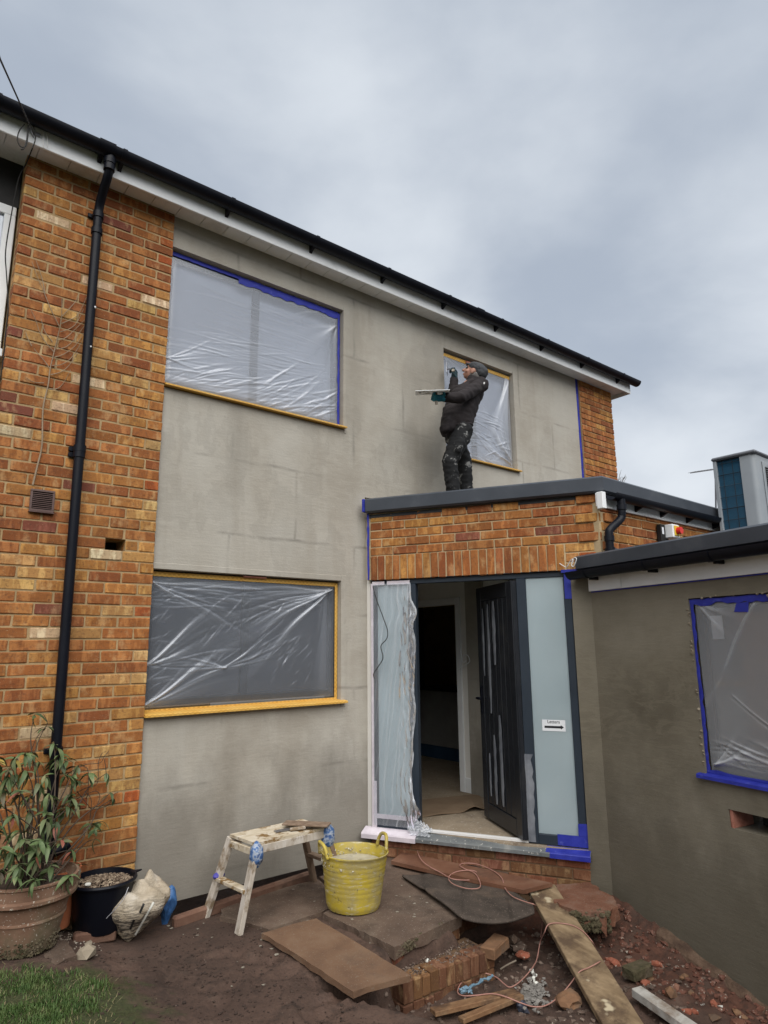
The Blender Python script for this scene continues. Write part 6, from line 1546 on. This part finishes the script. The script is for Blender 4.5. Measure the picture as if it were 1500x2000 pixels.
def skin(bm, name, mat, parent, voxel=.012, it=4, wr=None):
    off = BASE[parent]
    me = bpy.data.meshes.new(name); bmesh.ops.recalc_face_normals(bm, faces=bm.faces); bm.to_mesh(me); bm.free()
    o = bpy.data.objects.new(name, me); COL.objects.link(o)
    r_ = o.modifiers.new('r', 'REMESH'); r_.mode = 'VOXEL'; r_.voxel_size = voxel
    s_ = o.modifiers.new('s', 'SMOOTH'); s_.iterations = it; s_.factor = .5
    bpy.context.view_layer.update(); dg = bpy.context.evaluated_depsgraph_get()
    m2 = bpy.data.meshes.new_from_object(o.evaluated_get(dg)); bpy.data.objects.remove(o); bpy.data.meshes.remove(me)
    m2.name = name
    nn = [v.normal.copy() for v in m2.vertices]
    for v, n_ in zip(m2.vertices, nn):
        if wr: v.co += n_*wr(v.co)
        v.co -= off
    m2.polygons.foreach_set('use_smooth', [True]*len(m2.polygons)); m2.materials.clear(); m2.materials.append(M[mat] if isinstance(mat, str) else mat)
    o = bpy.data.objects.new(name, m2); COL.objects.link(o); o.parent = parent; BASE[o] = off; return o
M['skin'] = nm('skin', [(.3, (.34, .17, .12)), (.7, (.42, .23, .17))], scale=14, rough=.55, bump=.1)
M['jacket'] = nm('dark_charcoal_fleece', [(.3, (.015, .012, .013)), (.7, (.028, .023, .024))], scale=6, rough=.9, bump=.35, bscale=70, dirt=(.05, .046, .045), dpos=(.6, .85), dscale=6)
M['trouser'] = nm('plaster_splashed_trousers', [(.3, (.006, .0065, .007)), (.7, (.013, .0135, .015))], scale=8, rough=.85, bump=.4, bscale=60, dirt=(.20, .20, .195), dpos=(.58, .65), dscale=15)
M['glove'] = nm('teal_work_glove', [(.3, (.012, .13, .19)), (.7, (.025, .21, .28))], scale=30, rough=.6, bump=.3)
M['glove_dark'] = nm('dark_glove', [(.3, (.012, .03, .038)), (.7, (.025, .055, .065))], scale=30, rough=.6, bump=.3)
M['capcloth'] = nm('grey_checked_cap', [(.35, (.030, .032, .036)), (.5, (.065, .068, .074)), (.65, (.035, .036, .04))], scale=40, rough=.9, bump=.4)
M['hair'] = nm('short_grey_hair', [(.3, (.10, .09, .085)), (.7, (.2, .19, .18))], scale=60, rough=.8, bump=.8, bscale=120)
RZ = 2.668
pel = V(893, 840, -.36); hipN, hipF = pel+Vector((-.02, -.09, -.04)), pel+Vector((.05, .09, -.04))
kneeN, kneeF = V(878, 902, -.44), V(907, 900, -.27)
ankN, ankF = Vector((V(889, 957, -.43).x, -.43, RZ+.095)), Vector((V(913, 957, -.27).x, -.27, RZ+.095))
chest = V(904, 786, -.35); upper = V(919, 761, -.345); neck = V(924, 743, -.34)
shN, shF = upper+Vector((-.02, -.160, -.005)), upper+Vector((-.03, .155, .01))
elN, wrN, haN = V(899, 777, -.60), V(868, 777, -.53), V(852, 778, -.515)
elF, wrF, haF = V(886, 766, -.12), V(887, 741, -.105), V(888, 728, -.105)
man = thing('person', 'plasterer in dark jacket, cap and splashed trousers on the porch roof, trowelling the wall', 'person', (pel.x, -.36, RZ))
hf = Vector((-.44, .70, .56)).normalized(); hr_ = hf.cross(Vector((0, 0, 1))).normalized(); hu = hr_.cross(hf).normalized()
HC = V(925, 727, -.335)+hf*-.005
HM = Matrix((hr_, hf, hu)).transposed()      # local x right, y forward, z up
def hp_(x, y, z): return HC+HM @ Vector((x, y, z))
bm = bmesh.new()
ell(bm, HC+HM @ Vector((0, -.012, .018)), (.074, .096, .088), HM); ell(bm, hp_(0, .026, -.036), (.057, .062, .058), HM); ell(bm, hp_(0, .050, -.074), (.032, .028, .022), HM)
cap(bm, hp_(0, .088, .012), hp_(0, .112, -.028), .012, .017); ell(bm, hp_(0, .083, -.062), (.026, .014, .010), HM); ell(bm, hp_(0, .074, .026), (.052, .018, .012), HM)
for s_ in (-1, 1): ell(bm, hp_(s_*.079, -.012, -.012), (.011, .022, .034), HM); ell(bm, hp_(s_*.045, .052, -.03), (.024, .022, .022), HM)
cap(bm, hp_(0, -.03, -.06), neck+Vector((.0, 0, -.06)), .058, .064)
cap(bm, upper, chest, .11, .125, ((1, 0, .25), .80)); cap(bm, chest, pel, .125, .12, ((1, 0, .2), .85)); cap(bm, shN, shF, .06, .06)
for a, b, c, d in ((shN, elN, wrN, haN), (shF, elF, wrF, haF)):
    cap(bm, a, b, .052, .040); cap(bm, b, c, .038, .027); cap(bm, c, d, .022, .020)
for h, k, a in ((hipN, kneeN, ankN), (hipF, kneeF, ankF)):
    cap(bm, h, k, .082, .055); cap(bm, k, a, .052, .038); cap(bm, a, a+Vector((-.11, .0, -.055)), .038, .030)
skin(bm, 'body', 'skin', man, .008, 3)
for s_ in (-1, 1):
    mb = MB(); bmx = bmesh.new(); bmesh.ops.create_icosphere(bmx, subdivisions=2, radius=.011); bmx.verts.index_update()
    mb.add([hp_(s_*.030, .079, .004)+v.co for v in bmx.verts], [tuple(v.index for v in f.verts) for f in bmx.faces]); bmx.free(); mb.build('eye', 'blackm', man, smooth='all')
def wrj(amp, sc, st=1.0):
    return lambda p: amp*(mnoise.noise((p.x*sc, p.y*sc, p.z*sc*st))+.6*abs(mnoise.noise((p.x*sc*2.1, p.y*sc*2.1, p.z*sc*st*2.3)))-.25)
# trousers
bm = bmesh.new()
cap(bm, pel+Vector((0, 0, .05)), pel+Vector((.01, 0, -.05)), .140, .145, ((1, .0, 0), .86))
for h, k, a in ((hipN, kneeN, ankN), (hipF, kneeF, ankF)):
    cap(bm, h, k, .103, .076); cap(bm, k, a+Vector((0, 0, .0)), .076, .066)
    cap(bm, h.lerp(k, .45)+Vector((-.02, -.06 if h is hipN else .06, 0)), h.lerp(k, .68)+Vector((-.02, -.06 if h is hipN else .06, 0)), .05, .05)
skin(bm, 'trousers', 'trouser', man, .011, 4, wrj(.0080, 16, 2.2))
# jacket with sleeves and open front flap
bm = bmesh.new()
hem = pel+Vector((.0, 0, .045))
cap(bm, upper+Vector((.015, 0, -.02)), chest, .135, .166, ((1, 0, .25), .88)); cap(bm, chest, hem+Vector((-.01, 0, .02)), .170, .162, ((1, 0, .25), .96)); cap(bm, hem+Vector((0, 0, .02)), hem+Vector((0, 0, -.03)), .158, .154, ((1, 0, .2), .88))
cap(bm, shN, shF, .080, .080); cap(bm, neck+Vector((.01, 0, -.045)), neck+Vector((.012, 0, .0)), .098, .080)
cap(bm, shN, elN, .074, .060); cap(bm, elN, wrN, .060, .046); cap(bm, shF, elF, .078, .064); cap(bm, elF, wrF, .062, .046)
fl_ = V(868, 838, -.40); cap(bm, V(878, 800, -.36), fl_, .055, .036, ((0, 1, 0), 1.6)); cap(bm, fl_, V(868, 850, -.38), .036, .022, ((0, 1, 0), 1.8)); cap(bm, fl_, pel+Vector((-.08, -.03, .03)), .05, .08)
skin(bm, 'jacket', 'jacket', man, .011, 4, wrj(.0080, 15, 1.8))
mb = MB(); mb.tube([hem+Vector((.133*math.cos(a), .155*math.sin(a), -.02+.02*math.cos(a))) for a in [i*2*math.pi/24 for i in range(25)]], .013, 8, False); mb.build('jacket_hem', 'jacket', man, smooth='all')
pf = shN+Vector((-.03, -.072, -.01)); MB().bar(pf, pf+Vector((-.022, 0, -.028)), .012, .012).build('shoulder_badge', 'soffit', man)
# gloves: palm, thumb and four bent fingers closed on the tools
def hand(name, wr, ha, grip, side, mat):
    """grip: direction across the knuckles; side: direction the palm faces"""
    bm = bmesh.new(); f = (ha-wr).normalized(); g = Vector(grip).normalized(); g = (g-f*g.dot(f)).normalized(); s_ = Vector(side).normalized()
    cap(bm, wr-f*.05, wr+f*.01, .044, .038); cap(bm, wr, ha, .036, .034); 
    for k in (-1, -.33, .33, 1): cap(bm, wr+f*.015+g*k*.018, ha+f*.01+g*k*.030, .017, .0125)
    for k, L in zip((-1, -.33, .33, 1), (.030, .037, .040, .034)):
        a = ha+f*.012+g*k*.030; b = a+f*L*.75+s_*L*.35; c = b+s_*L*.85-f*.004; d = c-f*L*.6+s_*.006
        cap(bm, a, b, .0105, .010); cap(bm, b, c, .010, .009); cap(bm, c, d, .009, .008)
    t0 = wr+f*.02+g*.034; t1 = t0+g*.022+s_*.018+f*.018; t2 = t1+s_*.026+f*.016-g*.010
    cap(bm, t0, t1, .013, .011); cap(bm, t1, t2, .011, .009)
    return skin(bm, name, mat, man, .0045, 2)
hand('glove', wrN, haN, (0, -.9, .35), (.1, .1, 1), 'glove'); hand('glove', wrF, haF, (-.5, -.8, .1), (-.6, .7, .1), 'glove_dark')
# boots
for a in (ankN, ankF):
    bm = bmesh.new(); cap(bm, a+Vector((.01, 0, .06)), a+Vector((.01, 0, -.03)), .062, .056); cap(bm, a+Vector((.02, 0, -.05)), a+Vector((-.15, .0, -.055)), .052, .046, ((0, 0, 1), .82))
    bmesh.ops.translate(bm, verts=bm.verts, vec=(0, 0, .004)); skin(bm, 'boot', 'blackm', man, .010, 2)
# cap and hair
bm = bmesh.new(); ell(bm, hp_(0, -.040, -.03), (.079, .075, .072), HM); skin(bm, 'hair', 'hair', man, .008, 2, wrj(.004, 60))
bm = bmesh.new(); ell(bm, hp_(0, -.022, .045), (.090, .115, .066), HM); ell(bm, hp_(0, -.07, .02), (.084, .066, .066), HM)
cap(bm, hp_(-.045, .075, .045), hp_(.045, .075, .045), .014, .014); cap(bm, hp_(-.034, .098, .043), hp_(.034, .098, .043), .012, .012); cap(bm, hp_(-.02, .115, .040), hp_(.02, .115, .040), .010, .010)
skin(bm, 'cap', 'capcloth', man, .008, 3, wrj(.004, 40))
# hawk board and trowel held in the hands
hk = thing('plasterers_hawk', 'flat plasterer hawk board loaded with mortar, held level in the near gloved hand', 'hawk', haN+Vector((0, 0, .05)))
hc_ = haN+Vector((.0, .0, .055)); e0 = V(811, 775, -.50); ax_ = Vector((-.985, .05, -.02)).normalized()
class Tilt:
    """plane tipped so that its far edge is higher"""
    def __init__(s, o, yaw, tip): s.m = Matrix.Translation(o) @ Matrix.Rotation(yaw, 4, 'Z') @ Matrix.Rotation(tip, 4, 'X'); s.a = s.m.to_3x3() @ Vector((1, 0, 0)); s.n = s.m.to_3x3() @ Vector((0, 1, 0))
    def __call__(s, x, o, z): return s.m @ Vector((x, o, z))
pl_ = Tilt(hc_, R(-42), R(15))
MB().box(pl_, (-.19, .12), (-.155, .155), (0, .006), .002).build('board', 'white', hk)
MB().tube([hc_+Vector((0, 0, -.001)), hc_+Vector((0, 0, -.11))], .014, 10).build('handle', 'hopwood', hk)
M['wetmortar'] = nm('wet_mortar', [(.3, (.20, .185, .155)), (.7, (.30, .28, .24))], scale=20, rough=.7, bump=.8, bscale=40, bdist=.01)
mb = MB()
for i in range(26): mb.rock(pl_(random.uniform(-.16, .06), random.uniform(-.12, .04), .010), random.uniform(.012, .03), .5)
mb.build('mortar', 'wetmortar', hk, kind='stuff')
tw = thing('plastering_trowel', 'steel plastering trowel raised in the far gloved hand against the window reveal', 'trowel', haF)
tb = V(873, 721, -.06); TF = Frame(tb, (.45, .89, 0), (.89, -.45, 0))
TF = Frame(tb, (.75, .66, 0), (.66, -.75, 0))
MB().box(TF, (-.055, .055), (-.002, .002), (-.055, .055), 0).build('blade', 'wire', tw)
MB().tube([TF(0, .003, 0), TF(0, .03, 0), haF+Vector((.0, 0, .0))], .008, 8).build('shank', 'wire', tw)
MB().tube([haF+Vector((-.045, -.02, .012)), haF+Vector((.05, .02, -.0))], .015, 10).build('handle', 'hopwood', tw)
